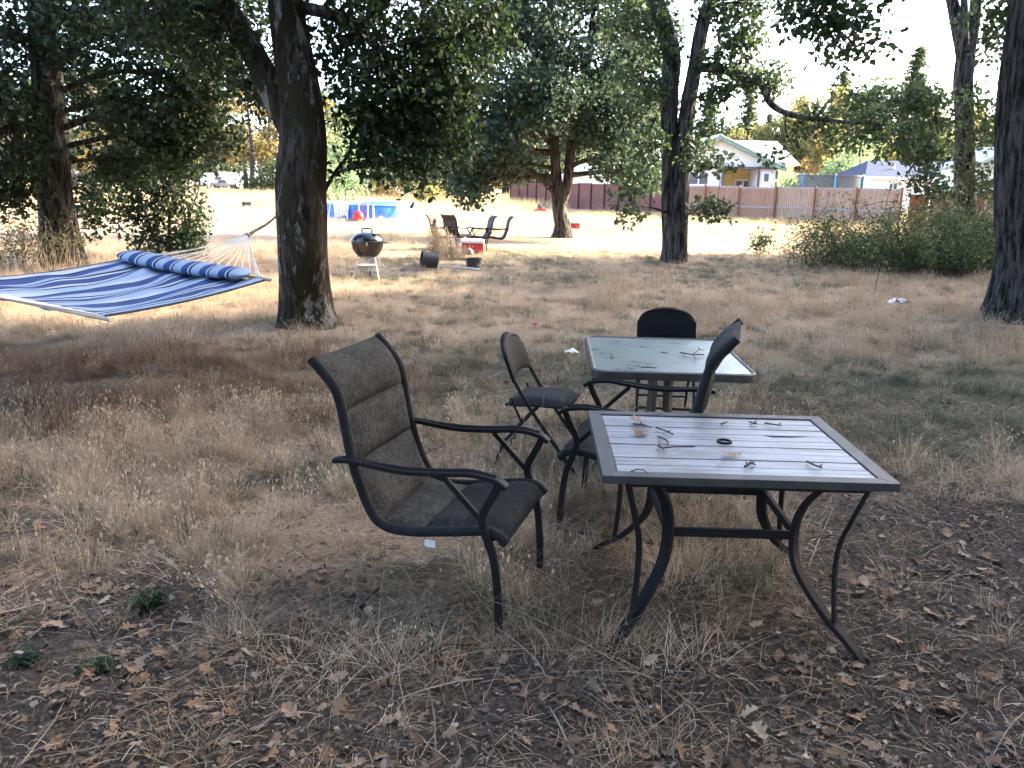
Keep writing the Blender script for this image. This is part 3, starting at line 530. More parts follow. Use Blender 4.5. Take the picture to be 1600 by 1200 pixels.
m = MB(); m.add([(xr0, 2.6, rz0 + .9), (xr2 + .6, 2.2, rz0), (xr1 + .4, 6, rzr), (xr0, 6, rzr), (xr2 + 1.6, 8.5, rz0), (ap - 4.4, 6, rzr), (ap - 4.4, 2.4, rz0)], [(0, 1, 2, 3), (1, 4, 2), (5, 3, 0, 6)])
m.build('roof', ROOFW, house)
MB().box(((xc + xr2) / 2 + .2, 4, eave / 2 + .1), (xr2 - xc + .2, 2.5, eave + .2)).build('side_wall', YEL, house)
MB().box((ap - 3.9, 4, eave / 2), (.8, 2.5, eave)).build('side_wall', WHITE, house)
MB().box(((xa + xc) / 2 + .2, -.12, eave - .06), (xc - xa + .8, .22, .16)).build('eave_board', TRIM, house)
for x in (xb, xe + .05, xc): MB().box((x, -.03, eave / 2 - .1), (.13, .1, eave - .2)).build('corner_trim', TRIM, house)
def window(parent, x0, x1, z0, z1, y, fr=WHITE, mull=1):
    w = MB().box(((x0 + x1) / 2, y + .03, (z0 + z1) / 2), (x1 - x0, .04, z1 - z0)).build('window', GLASS, parent); f = MB(); t = .11
    f.box(((x0 + x1) / 2, y, z0), (x1 - x0 + t, .08, t)).box(((x0 + x1) / 2, y, z1), (x1 - x0 + t, .08, t)).box((x0, y - .002, (z0 + z1) / 2), (t, .08, z1 - z0)).box((x1, y - .002, (z0 + z1) / 2), (t, .08, z1 - z0))
    for k in range(mull): f.box((x0 + (x1 - x0) * (k + 1) / (mull + 1), y - .004, (z0 + z1) / 2), (.09, .08, z1 - z0))
    f.build('frame', fr, w); return w
Y0 = 58
window(house, px(1075, Y0), px(1106, Y0), hz(1090, 289, Y0), hz(1090, 268, Y0), -.03)
window(house, px(1191, Y0), px(1201, Y0), hz(1195, 285, Y0), hz(1195, 270, Y0), -.03, mull=0)
d = MB().box(((px(1149, 60.5) + px(1172, 60.5)) / 2, 2.46, 1.2), (px(1172, 60.5) - px(1149, 60.5), .06, 2.35)).build('sliding_door', GLASS, house); f = MB()
for u in (1148, 1160, 1173): f.box((px(u, 60.5), 2.42, 1.2), (.12, .07, 2.4))
f.box((px(1160.5, 60.5), 2.425, 2.42), (1.35, .07, .14)).build('frame', WHITE, d)
MB().box((px(1167, 60.5), 2.41, 1.5), (.4, .03, 1.0)).build('frame', TRIM, d)
house2 = thing('low_house', 'low white house with a slate-blue roof at right, behind the gate', 'house', (0, 66, 0)); SLATE = M('slate_roof', (.085, .10, .14), (.06, .07, .10), .95, scale=8, spec=.03)
x0, x1 = px(1352, 66), px(1600, 66); e2 = hz(1420, 277, 66); r2 = hz(1420, 257, 66)
MB().box(((x0 + x1) / 2, 3, e2 / 2), (x1 - x0 - .6, 6, e2)).build('wall', WHITE, house2)
m = MB(); m.add([(x0 - .3, -.5, e2), (x1 + .3, -.5, e2), (x1 - 1, 3, r2 + .35), (x0 + 1.2, 3, r2 + .35), (x1 + .3, 6.5, e2), (x0 - .3, 6.5, e2), (x0 - .3, -.5, e2 - .16), (x1 + .3, -.5, e2 - .16)], [(0, 1, 2, 3), (1, 4, 2), (4, 5, 3, 2), (5, 0, 3)]); m.build('roof', SLATE, house2)
MB().box(((x0 + x1) / 2, -.52, e2 - .08), (x1 - x0 + .6, .06, .17)).build('eave_board', WHITE, house2)
window(house2, px(1388, 66), px(1402, 66), e2 - 1.6, e2 - .45, -.04, mull=1)
for u in (1395, 1458): MB().tube([(px(u, 67), 1.2, e2 + .45), (px(u, 67), 1.2, e2 + 1.0)], .08, 6).build('roof_vent', WHITE, house2)
shed = thing('garden_shed', 'teal-white outbuilding wall seen between the two right-hand trunks', 'shed', (0, 52, 0)); TEAL = M('teal_siding', (.52, .68, .64), (.46, .62, .58), .7, bstr=0)
x0, x1 = px(1518, 52), px(1640, 52); z1 = hz(1540, 262, 52)
MB().box(((x0 + x1) / 2, 2, z1 / 2), (x1 - x0, 4, z1)).build('wall', TEAL, shed)
MB().prism([(x0 - .3, z1 - .05), (x1 + .3, z1 - .05), (x1 + .3, z1 + .1), ((x0 + x1) / 2, z1 + 1.4), (x0 - .3, z1 + .1)], -.4, 4.4).build('roof', M('shed_roof', (.3, .36, .36), bstr=0), shed)
barn = thing('pale_outbuilding', 'pale outbuilding with teal trim half hidden behind the broad oak', 'shed', (0, 92, 0))
x0, x1 = px(878, 92), px(1010, 92); z1 = hz(900, 276, 92)
MB().box(((x0 + x1) / 2, 3, z1 / 2), (x1 - x0, 6, z1)).build('wall', WHITE, barn)
MB().prism([(x0 - .3, z1 - .05), (x1 + .3, z1 - .05), (x1 - 2, z1 + 1.4), (x0 + 2, z1 + 1.4)], -.4, 6.4).build('roof', TEAL, barn)

# ------------------------------------------------------------------ trampoline
tr = thing('trampoline', 'trampoline with blue poles and dark safety net behind the fence', 'trampoline', (px(1297, 54), 54, 0)); BLUEP = M('blue_foam', (.05, .32, .60), rough=.6, bstr=0)
NETM, ntn, bsn = newmat('safety_net'); bsn.inputs['Base Color'].default_value = (.10, .12, .12, 1); bsn.inputs['Roughness'].default_value = .9
tp = N(ntn, 'ShaderNodeBsdfTransparent'); mx = N(ntn, 'ShaderNodeMixShader'); ck = noise(ntn, 60, 2); ck2 = ramp(ntn, ck, [(.3, (.5, .5, .5)), (.7, (.75, .75, .75))])
ntn.links.new(ck2, mx.inputs[0]); ntn.links.new(tp.outputs[0], mx.inputs[1]); ntn.links.new(bsn.outputs[0], mx.inputs[2]); ntn.links.new(mx.outputs[0], ntn.nodes['Material Output'].inputs['Surface'])
MB().lathe([(2.0, .9), (2.0, 2.72), (1.99, 2.72), (1.99, .9)], 40).build('net', NETM, tr, True)
for k in range(6):
    a = k * math.pi / 3 + .3; MB().tube([(2.04 * math.cos(a), 2.04 * math.sin(a), 0), (2.04 * math.cos(a), 2.04 * math.sin(a), 2.7), (1.98 * math.cos(a), 1.98 * math.sin(a), 2.8)], .05).build('pole', BLUEP, tr)
MB().lathe([(1.75, .88), (2.1, .88), (2.1, .94), (1.75, .94), (1.75, .88)], 40).build('pad', BLUEP, tr); MB().lathe([(0, .9), (1.76, .9)], 40).build('mat', TRIM, tr)
MB().lathe([(2.03, 2.66), (2.03, 2.74), (1.97, 2.74), (1.97, 2.66), (2.03, 2.66)], 40).build('top_rim', TRIM, tr)

# ================================================================== FURNITURE
IRON = M('dark_painted_metal', (.013, .013, .014), (.007, .007, .008), .55, scale=14, bstr=.25, bscale=220, spec=.12)
FRAME = M('worn_table_frame', (.045, .045, .044), (.020, .020, .021), .55, scale=10, bstr=.2, bscale=160)
def slat_material():
    m, nt, bs = newmat('weathered_white_slat')
    n1 = noise(nt, 5, 7, .7, stretch=(.35, 6, 1)); n2 = noise(nt, 2.6, 6, .75)
    c = ramp(nt, n1, [(.34, (.065, .065, .065)), (.46, (.145, .155, .168)), (.64, (.235, .25, .275))])
    x = N(nt, 'ShaderNodeMix', data_type='RGBA'); nt.links.new(ramp(nt, n2, [(.47, (0, 0, 0)), (.66, (.85, .85, .85))]), x.inputs[0]); nt.links.new(c, x.inputs[6]); x.inputs[7].default_value = (.10, .09, .08, 1)
    nt.links.new(x.outputs[2], bs.inputs['Base Color']); bs.inputs['Roughness'].default_value = .42; bs.inputs['Specular IOR Level'].default_value = .5; bump(nt, bs, n1, .2, .003); return m
SLAT = slat_material()
TC = Vector((.885, 3.295, 0)); TW, TD, TZ = 1.075, .905, .70
table = thing('slatted_patio_table', 'square patio table with weathered white slats and curved black legs, in the foreground', 'table', TC, R(-1.4))
hw, hd, fwid = TW / 2, TD / 2, .058
fm = MB()
for P in (((-hw, -hd), (hw, -hd), (hw - fwid, -hd + fwid), (-hw + fwid, -hd + fwid)), ((hw, -hd), (hw, hd), (hw - fwid, hd - fwid), (hw - fwid, -hd + fwid)), ((hw, hd), (-hw, hd), (-hw + fwid, hd - fwid), (hw - fwid, hd - fwid)), ((-hw, hd), (-hw, -hd), (-hw + fwid, -hd + fwid), (-hw + fwid, hd - fwid))):
    fm.add([(x, y, TZ) for x, y in P] + [(x, y, TZ - .032) for x, y in P], [(0, 1, 2, 3), (7, 6, 5, 4), (0, 4, 5, 1), (1, 5, 6, 2), (2, 6, 7, 3), (3, 7, 4, 0)])
fm.build('frame', FRAME, table, bevel=.0025)
sy0, sy1 = -hd + fwid + .003, hd - fwid - .003; ns = 9; sw = (sy1 - sy0) / ns; xl = hw - fwid - .003
for k in range(ns):
    yc = sy0 + (k + .5) * sw; hole = k == 5; bow = random.uniform(-.0015, .0015)
    if k in (5,):  # the slat that has split and sprung away from its neighbour
        pts = [(-xl, 0), (xl * .15, 0), (xl * .40, .0), (xl * .48, .026), (xl * .66, .022), (xl * .84, 0), (xl, 0)]; mb = MB(); n = len(pts); V = []
        for x, off in pts:
            for dy, dz in ((-sw / 2 + .0018, 0), (sw / 2 - .003 - off, 0), (sw / 2 - .003 - off, -.014), (-sw / 2 + .0018, -.014)): V.append((x, yc + dy, TZ - .004 + bow + dz))
        mb.add(V, [(i * 4 + j, i * 4 + 4 + j, i * 4 + 4 + (j + 1) % 4, i * 4 + (j + 1) % 4) for i in range(n - 1) for j in range(4)] + [(0, 1, 2, 3), ((n - 1) * 4, (n - 1) * 4 + 3, (n - 1) * 4 + 2, (n - 1) * 4 + 1)]); mb.build('slat', SLAT, table)
    else: MB().box((0, yc, TZ - .011 + bow), (2 * xl, sw - .0065, .014)).build('slat', SLAT, table, bevel=.0015)
MB().box((0, 0, TZ - .030), (2 * xl, .05, .018)).box((-.3, 0, TZ - .030), (.04, 2 * sy1, .017)).box((.3, 0, TZ - .030), (.04, 2 * sy1, .017)).build('support_bar', IRON, table)
MB().lathe([(.032, TZ - .006), (.032, TZ + .004), (.024, TZ + .005), (.022, TZ + .001), (.022, TZ - .02)], 20, (.005, .012, 0)).build('umbrella_ring', IRON, table, True)
MB().lathe([(0, TZ - .004), (.0225, TZ - .004)], 20, (.005, .012, 0)).build('umbrella_hole_plug', IRON, table)
dx, dy = .72, .69
for sx, sy in ((-1, -1), (1, -1), (-1, 1), (1, 1)):
    def q(r_, z): return (sx * dx * r_, sy * dy * r_, z)
    perp = (-sy * dy, sx * dx, 0)
    lg = MB().bar([Vector(p) for p in catmull([q(.49, .672), q(.385, .55), q(.345, .42), q(.37, .27), q(.50, .12), q(.60, .045), q(.685, -.03)], 5)], .022, .046, perp).build('leg', IRON, table, bevel=.003)
    MB().bar([Vector(p) for p in catmull([q(.615, .672), q(.56, .52), q(.525, .40), q(.525, .26), q(.545, .08)], 5)], .014, .022, perp).build('leg_brace', IRON, lg, bevel=.002)
ri = .35
for a_, b_ in (((-1, -1), (1, -1)), ((1, -1), (1, 1)), ((1, 1), (-1, 1)), ((-1, 1), (-1, -1))):
    MB().bar([(a_[0] * dx * ri, a_[1] * dy * ri, .40), (b_[0] * dx * ri, b_[1] * dy * ri, .40)], .018, .036, (0, 0, 1)).build('stretcher', IRON, table, bevel=.002)
MB().box((0, -hd + .07, TZ - .045), (TW - .2, .03, .03)).box((0, hd - .07, TZ - .045), (TW - .2, .03, .03)).box((-hw + .07, 0, TZ - .045), (.03, TD - .2, .028)).box((hw - .07, 0, TZ - .045), (.03, TD - .2, .028)).build('apron', IRON, table)

# ---- high-backed sling chairs
def sling_mat(name, c1, c2, stain):
    m, nt, bs = newmat(name)
    wv = N(nt, 'ShaderNodeTexWave', wave_type='BANDS', bands_direction='Y'); wv.inputs['Scale'].default_value = 24; wv.inputs['Distortion'].default_value = 9; wv.inputs['Detail'].default_value = 3; wv.inputs['Detail Scale'].default_value = 2.2
    tc = N(nt, 'ShaderNodeTexCoord'); nt.links.new(tc.outputs['Object'], wv.inputs['Vector'])
    n2a = noise(nt, 6, 7, .8); n2b = noise(nt, 55, 4, .7); n3 = noise(nt, 420, 2, .5); nm_ = N(nt, 'ShaderNodeMath', operation='MULTIPLY_ADD'); nt.links.new(n2b, nm_.inputs[0]); nm_.inputs[1].default_value = .5; nh_ = N(nt, 'ShaderNodeMath', operation='MULTIPLY'); nh_.inputs[1].default_value = .5; nt.links.new(n2a, nh_.inputs[0]); nt.links.new(nh_.outputs[0], nm_.inputs[2]); n2 = nm_.outputs[0]
    c = ramp(nt, wv.outputs['Fac'], [(.15, c2), (.85, c1)])
    x = N(nt, 'ShaderNodeMix', data_type='RGBA'); nt.links.new(ramp(nt, n2, [(.44, (0, 0, 0)), (.60, (.95, .95, .95))]), x.inputs[0]); nt.links.new(c, x.inputs[6]); x.inputs[7].default_value = (*stain, 1)
    nt.links.new(x.outputs[2], bs.inputs['Base Color']); bs.inputs['Roughness'].default_value = .9; bs.inputs['Specular IOR Level'].default_value = .08
    ad = N(nt, 'ShaderNodeMath', operation='ADD'); nt.links.new(n3, ad.inputs[0]); nt.links.new(wv.outputs['Fac'], ad.inputs[1]); bump(nt, bs, ad.outputs[0], .5, .0025); return m
SLING = sling_mat('weathered_sling', (.032, .031, .029), (.015, .015, .0145), (.058, .057, .049))
SLING_SEAT = sling_mat('dark_sling_seat', (.015, .016, .017), (.008, .0086, .0092), (.028, .0285, .028))
SLING_GREY = sling_mat('grey_sling', (.10, .105, .12), (.07, .073, .085), (.12, .12, .125))
SLING_BROWN = sling_mat('brown_sling', (.11, .083, .07), (.075, .056, .047), (.12, .10, .085))
PIPING = M('charcoal_edging', (.017, .018, .020), (.010, .010, .011), .8, scale=20, bstr=.3, bscale=300, spec=.15)
PROF = [(-.80, 1.055), (-.755, 1.01), (-.70, .945), (-.672, .86), (-.652, .75), (-.628, .64), (-.595, .54), (-.56, .46), (-.52, .408), (-.45, .385), (-.34, .39), (-.20, .412), (-.08, .432), (-.02, .425), (.02, .39)]
def sling_chair(label, loc, rz, back=SLING, seat=SLING_SEAT, group=None, proto=[None]):
    if proto[0] is not None and back is not SLING:
        t = copy_tree(proto[0]); t.location = loc; t.rotation_euler = (0, 0, rz); tag(t, label, 'chair')
        for ch in t.children:
            if ch.name.startswith(('back_cushion', 'seat_cushion')):
                ch.material_slots[0].link = 'OBJECT'; ch.material_slots[0].material = back
        if group: t['group'] = group
        return t
    t = thing('sling_chair', label, 'chair', loc, rz, group); D = np.array(catmull([(p[0], 0, p[1]) for p in PROF], 6)); L = np.concatenate([[0], np.cumsum(np.linalg.norm(np.diff(D, axis=0), axis=1))]); Lt = L[-1]
    W = .275
    def at(s): return np.array([np.interp(s, L, D[:, 0]), np.interp(s, L, D[:, 2])])
    # cut lengths of the quilted panels
    sb = L[int(np.argmin(np.abs(D[:, 0] + .50) + np.abs(D[:, 2] - .395)))]
    cuts = [0, sb * .34, sb * .63, sb * .97, sb + (Lt - sb) * .30, sb + (Lt - sb) * .62, Lt]
    for k in range(6):
        s0, s1 = cuts[k] + .001, cuts[k + 1] - .001; ni, nj = 16, 12; V = []
        for side in (1, -1):
            for i in range(ni + 1):
                s = s0 + (s1 - s0) * i / ni; p = at(s); d_ = at(min(s + .01, Lt)) - at(max(s - .01, 0)); d_ /= np.linalg.norm(d_); nrm = np.array([-d_[1], d_[0]]); nrm = nrm if nrm[1] > 0 or nrm[0] > .3 else -nrm
                for j in range(nj + 1):
                    y = -W + 2 * W * j / nj; e = (1 - abs(2 * i / ni - 1) ** 3) ** .6 * (1 - abs(2 * j / nj - 1) ** 7) ** .5
                    wr = (vnoise(np.array([s * 14 + k]), np.array([y * 14]), 4)[0] - .5) * .010
                    th = (.002 + (.031 + wr) * e) * side - .008 * (1 - (y / W) ** 2)
                    V.append((p[0] + nrm[0] * th, y, p[1] + nrm[1] * th))
        n1 = (ni + 1) * (nj + 1); w_ = nj + 1; Fc = []
        for i in range(ni):
            for j in range(nj): a = i * w_ + j; Fc += [(a, a + 1, a + w_ + 1, a + w_), (n1 + a, n1 + a + w_, n1 + a + w_ + 1, n1 + a + 1)]
        for i in range(ni): Fc += [(i * w_, (i + 1) * w_, n1 + (i + 1) * w_, n1 + i * w_), (i * w_ + nj, n1 + i * w_ + nj, n1 + (i + 1) * w_ + nj, (i + 1) * w_ + nj)]
        for j in range(nj): Fc += [(j, n1 + j, n1 + j + 1, j + 1), (ni * w_ + j, ni * w_ + j + 1, n1 + ni * w_ + j + 1, n1 + ni * w_ + j)]
        MB().add(V, Fc).build('back_cushion' if k < 4 and k < 3 else 'seat_cushion', back if k < 3 else seat if k > 3 or back is not SLING else SLING, t, True)
    for sgn in (-1, 1):
        y = sgn * (W + .012); pts = [(D[i, 0], y, D[i, 2]) for i in range(0, len(D), 2)]
        MB().tube(pts, .0205, 10).build('side_rail', PIPING, t, True)
        ya = sgn * (W + .035)
        arm = MB().bar([Vector(p) for p in catmull([(-.70, ya, .655), (-.62, ya, .662), (-.42, ya, .645), (-.24, ya, .655), (-.12, ya, .668), (-.02, ya, .655), (.025, ya, .628)], 5)], .046, .02, (0, 0, 1)).build('armrest', IRON, t, True, bevel=.005)
        MB().tube([Vector(p) for p in catmull([(-.66, ya, .67), (-.42, ya, .6565), (-.24, ya, .6665), (-.12, ya, .6795), (-.02, ya, .667)], 5)], .008, 6).build('ridge', IRON, arm, True)
        MB().bar([Vector(p) for p in catmull([(-.005, ya, .648), (-.03, ya, .59), (-.072, ya, .50), (-.055, ya, .42), (-.022, ya, .32), (-.004, ya, .16), (.0, ya, .015)], 5)], .03, .022, (0, 1, 0)).build('leg', IRON, t, bevel=.003)
        MB().bar([(-.235, ya, .645), (-.062, ya, .47)], .022, .014, (0, 1, 0)).build('arm_brace', IRON, t, bevel=.002)
        MB().bar([Vector(p) for p in catmull([(.0, ya, .03), (-.02, ya, .012), (-.10, ya, .006), (-.40, ya, .004), (-.55, ya * .97, .004), (-.62, ya * .9, .004)], 4)], .026, .014, (0, 0, 1)).build('runner', IRON, t, bevel=.002)
        MB().bar([(-.60, ya, .655), (-.635, sgn * (W + .012), .66)], .02, .014, (0, 0, 1)).build('arm_mount', IRON, t)
    MB().tube([(-.61, -W - .02, .006), (-.61, W + .02, .006)], .013, 8).build('rear_cross_bar', IRON, t); MB().tube([(-.04, -W, .40), (-.04, W, .40)], .012, 8).build('front_cross_bar', IRON, t); MB().tube([(-.45, -W, .37), (-.45, W, .37)], .012, 8).build('seat_cross_bar', IRON, t)
    if proto[0] is None: proto[0] = t
    return t
f1 = math.atan2(-.29, .957)
ch1 = sling_chair('high-backed padded sling chair left of the slatted table, facing right', (.056, 3.237, -.014), f1)
MB().box((-.30, -.285, .345), (.045, .002, .03)).build('care_tag', M('white_tag', (.7, .7, .7)), ch1)
ch2 = sling_chair('high-backed sling chair behind the slatted table, seen from the side facing left', (.345, 4.25, 0), math.atan2(.28, -.96))

# ---- folding chairs
VINYL = M('black_vinyl', (.012, .0125, .0135), (.007, .0072, .008), .55, scale=5, bstr=.25, bscale=120, spec=.12); VINYL_B = M('black_vinyl_backrest', (.007, .007, .0072), (.004, .004, .0043), .65, scale=4, bstr=.25, bscale=120, spec=.10)
def folding_chair(label, loc, rz):
    t = thing('folding_chair', label, 'chair', loc, rz); W = .21
    # seat pad, facing +x
    V = []; ni, nj = 12, 12
    for top in (1, 0):
        for i in range(ni + 1):
            for j in range(nj + 1):
                a, b_ = 2 * i / ni - 1, 2 * j / nj - 1; k = .95 - .07 * (a + 1) / 2 * 0; x = a * .195; y = b_ * .205 * (1 - .06 * (1 - a) / 2)
                cx = abs(a) ** 6; cyy = abs(b_) ** 6; x *= 1 - .09 * cyy; y *= 1 - .09 * cx
                z = .435 + (.018 * (1 - a ** 4) * (1 - b_ ** 4) + .022 * (1 - max(abs(a), abs(b_)) ** 12) if top else -.012) - .012 * (a < -.0) * -a
                V.append((x, y, z))
    n1 = (ni + 1) * (nj + 1); w_ = nj + 1; Fc = []
    for i in range(ni):
        for j in range(nj): q_ = i * w_ + j; Fc += [(q_, q_ + w_, q_ + w_ + 1, q_ + 1), (n1 + q_, n1 + q_ + 1, n1 + q_ + w_ + 1, n1 + q_ + w_)]
    for i in range(ni): Fc += [(i * w_, n1 + i * w_, n1 + (i + 1) * w_, (i + 1) * w_), (i * w_ + nj, (i + 1) * w_ + nj, n1 + (i + 1) * w_ + nj, n1 + i * w_ + nj)]
    for j in range(nj): Fc += [(j, j + 1, n1 + j + 1, n1 + j), (ni * w_ + j, n1 + ni * w_ + j, n1 + ni * w_ + j + 1, ni * w_ + j + 1)]
    MB().add(V, Fc).build('seat', VINYL, t, True)
    MB().tube([(.19, -.2, .42), (.19, .2, .42)], .01, 8).tube([(-.19, -.19, .42), (-.19, .19, .42)], .01, 8).build('seat_frame', IRON, t)
    # front frame: a hoop, from the front feet up past the seat to the rounded top of the back
    pts = [(.27, -W, 0), (.0, -W, .36), (-.13, -W, .56), (-.20, -W * .98, .72), (-.225, -W * .7, .79), (-.235, 0, .815), (-.225, W * .7, .79), (-.20, W * .98, .72), (-.13, W, .56), (.0, W, .36), (.27, W, 0)]
    MB().tube(catmull(pts, 6), .0115, 8).build('hoop_frame', IRON, t, True)
    for s in (-1, 1): MB().tube([(-.27, s * .19, 0), (-.20, s * .19, .19), (.02, s * .185, .44)], .0105, 8).build('rear_leg', IRON, t)
    MB().tube([(-.22, -.19, .13), (-.22, .19, .13)], .009, 8).build('rear_cross_bar', IRON, t); MB().tube([(.17, -W, .13), (.17, W, .13)], .009, 8).build('front_cross_bar', IRON, t)
    MB().tube([(-.16, -W, .47), (-.09, -.19, .31)], .008, 6).build('hinge_link', IRON, t); MB().tube([(-.16, W, .47), (-.09, .19, .31)], .008, 6).build('hinge_link', IRON, t)
    V = []; ni, nj = 14, 18   # padded backrest
    for side in (1, -1):
        for i in range(ni + 1):
            for j in range(nj + 1):
                b_ = 2 * j / nj - 1; y = b_ * .224; zt = .828 - .105 * abs(b_) ** 2.6; zb = .60 - .035 * abs(b_) ** 2 + .0; z = zb + (zt - zb) * i / ni
                x = -.145 - (z - .59) * .38 + (1 - b_ ** 2) * -.022; e = math.sqrt(max(0, 1 - max(abs(2 * i / ni - 1), abs(b_)) ** 6))
                V.append((x + side * (.010 + .010 * e), y, z))
    n1 = (ni + 1) * (nj + 1); w_ = nj + 1; Fc = []
    for i in range(ni):
        for j in range(nj): q_ = i * w_ + j; Fc += [(q_, q_ + 1, q_ + w_ + 1, q_ + w_), (n1 + q_, n1 + q_ + w_, n1 + q_ + w_ + 1, n1 + q_ + 1)]
    for i in range(ni): Fc += [(i * w_, (i + 1) * w_, n1 + (i + 1) * w_, n1 + i * w_), (i * w_ + nj, n1 + i * w_ + nj, n1 + (i + 1) * w_ + nj, (i + 1) * w_ + nj)]
    for j in range(nj): Fc += [(j, n1 + j, n1 + j + 1, j + 1), (ni * w_ + j, ni * w_ + j + 1, n1 + ni * w_ + j + 1, n1 + ni * w_ + j)]
    MB().add(V, Fc).build('backrest', VINYL_B, t, True); return t
folding_chair('black padded folding chair left of the glass table', (.20, 5.02, 0), R(-14))
folding_chair('black folding chair tucked behind the glass table, only its rounded back showing', (1.16, 6.12, 0), R(-96))

# ---- glass-topped table behind
def glasstop():
    m, nt, bs = newmat('dirty_table_glass'); n1 = noise(nt, 3.2, 7, .75, stretch=(1, 2.2, 1)); n2 = noise(nt, 22, 5, .7)
    c = ramp(nt, n1, [(.3, (.062, .088, .076)), (.55, (.09, .122, .106)), (.72, (.16, .19, .175))]); nt.links.new(c, bs.inputs['Base Color'])
    nt.links.new(ramp(nt, n1, [(.3, (.22, .22, .22)), (.7, (.42, .42, .42))]), bs.inputs['Roughness']); bs.inputs['Specular IOR Level'].default_value = .6; return m
def rrect(w, h, r_, n=8):
    out = []
    for cx, cy_, a0 in ((w - r_, h - r_, 0), (-w + r_, h - r_, 90), (-w + r_, -h + r_, 180), (w - r_, -h + r_, 270)):
        for k in range(n + 1): a = R(a0 + 90 * k / n); out.append((cx + r_ * math.cos(a), cy_ + r_ * math.sin(a)))
    return out
t2 = thing('glass_patio_table', 'patio table with a dirty frosted glass top and rounded corners, behind the slatted table', 'table', (.965, 5.24, 0), R(-2.5))
a_, b_ = .465, .565; P1 = rrect(a_, b_, .07); n = len(P1)
MB().add([(x, y, .682) for x, y in P1] + [(x, y, .675) for x, y in P1], [tuple(range(n)), tuple(range(2 * n - 1, n - 1, -1))] + [(k, n + k, n + (k + 1) % n, (k + 1) % n) for k in range(n)]).build('glass_top', glasstop(), t2)
P2 = rrect(a_ + .014, b_ + .014, .08); P0 = rrect(a_ - .012, b_ - .012, .06); rings = [(P0, .674), (P0, .684), (P1, .690), (P2, .684), (P2, .640), (P0, .640), (P0, .674)]; V = []; Fc = []
for P, z in rings: V += [(x, y, z) for x, y in P]
for i in range(len(rings) - 1): Fc += [(i * n + k, i * n + (k + 1) % n, (i + 1) * n + (k + 1) % n, (i + 1) * n + k) for k in range(n)]
BRONZE = M('bronze_metal', (.050, .044, .038), (.025, .022, .020), .5, scale=12, bstr=.2); MB().add(V, Fc).build('rim', BRONZE, t2)
for sx, sy in ((-1, -1), (1, -1), (1, 1), (-1, 1)):
    MB().bar([Vector(p) for p in catmull([(sx * .05, sy * .05, .66), (sx * .055, sy * .055, .3), (sx * .10, sy * .10, .10), (sx * .28, sy * .30, .0)], 5)], .035, .035, (-sy, sx, 0)).build('leg', BRONZE, t2, bevel=.003)
MB().bar([(-.44, 0, .655), (.44, 0, .655)], .04, .02, (0, 0, 1)).bar([(0, -.54, .656), (0, .54, .656)], .04, .02, (0, 0, 1)).build('top_brace', BRONZE, t2)
MB().lathe([(.0, .19), (.10, .19), (.10, .215), (.0, .215)], 16).build('lower_plate', BRONZE, t2)

# ---- twigs and dead leaves lying on the tables
TWM = M('lichen_twig', (.06, .05, .042), (.02, .017, .015), .9, scale=60)
def twig(label, pts, r=.0032, kids=()):
    o = pts[0]; t = MB(); t.tube([(p[0] - o[0], p[1] - o[1], p[2] - o[2]) for p in pts], [r * (1.25 - .5 * i / len(pts)) for i in range(len(pts))], 5)
    for k in kids: t.tube([(p[0] - o[0], p[1] - o[1], p[2] - o[2]) for p in k], r * .75, 4)
    ob = t.build('twig', TWM, None, True); ob.location = o; return tag(ob, label, 'twig')
def tp_(u, v, z=TZ + .004): p = atz(u, v, z); return (p.x, p.y, p.z)
def tw2(label, uv, kids=(), z=TZ + .002, r=.0032): return twig(label, [tp_(u, v, z + .002 + .004 * (i % 2)) for i, (u, v) in enumerate(uv)], r, [[tp_(u, v, z + .003 + .004 * i) for i, (u, v) in enumerate(k)] for k in kids])
tw2('bent twig beside the curled leaf near the left corner of the slatted table', [(990, 662), (1005, 664), (1018, 668)], [[(1005, 664), (1000, 659)]])
tw2('twig slanting right of the dead leaf on the slatted table', [(1025, 668), (1042, 674), (1052, 679)], [[(1042, 674), (1048, 673)]])
tw2('longest twig, forked at its left end, on the left half of the slatted table', [(1028, 697), (1034, 700), (1055, 698), (1086, 698)], [[(1034, 700), (1029, 693)], [(1034, 700), (1038, 704)]])
tw2('crooked short twig above the long forked twig', [(1028, 682), (1040, 687), (1044, 691), (1043, 696)])
tw2('small twig near the back edge of the slatted table, left of two others', [(1126, 662), (1131, 661), (1136, 659)], [[(1131, 661), (1127, 664)]])
tw2('tiny forked twig in the middle of the back edge of the slatted table', [(1171, 659), (1177, 661), (1183, 662)], [[(1177, 661), (1182, 657)], [(1177, 661), (1174, 663)]])
tw2('straight twig near the back right of the slatted table', [(1195, 661), (1208, 663), (1221, 665)], [[(1215, 664), (1220, 661)]])
tw2('knobby twig cluster left of the front edge of the slatted table', [(1164, 729), (1170, 725), (1178, 722)], [[(1170, 725), (1174, 719)], [(1170, 725), (1165, 722)], [(1174, 723), (1180, 726)]], r=.004)
tw2('twig at the front right of the slatted table', [(1261, 721), (1273, 727), (1285, 731)], [[(1280, 729), (1284, 726)]], r=.0036)
tw2('thin hooked twig lying over the front frame of the slatted table', [(986, 737), (995, 733), (1006, 734), (1012, 739)], r=.002)
tw2('branching twig on the right half of the glass table', [(1063, 551), (1082, 554), (1100, 554)], [[(1082, 554), (1092, 546), (1100, 547)], [(1082, 554), (1088, 561)], [(1068, 551), (1069, 557)], [(1092, 546), (1091, 542)]], .692, .0035)
tw2('short dark twig in the middle of the glass table', [(1033, 550), (1038, 551), (1044, 552)], (), .692)
tw2('small hooked twig on the left of the glass table', [(955, 558), (957, 560), (955, 553)], (), .692)
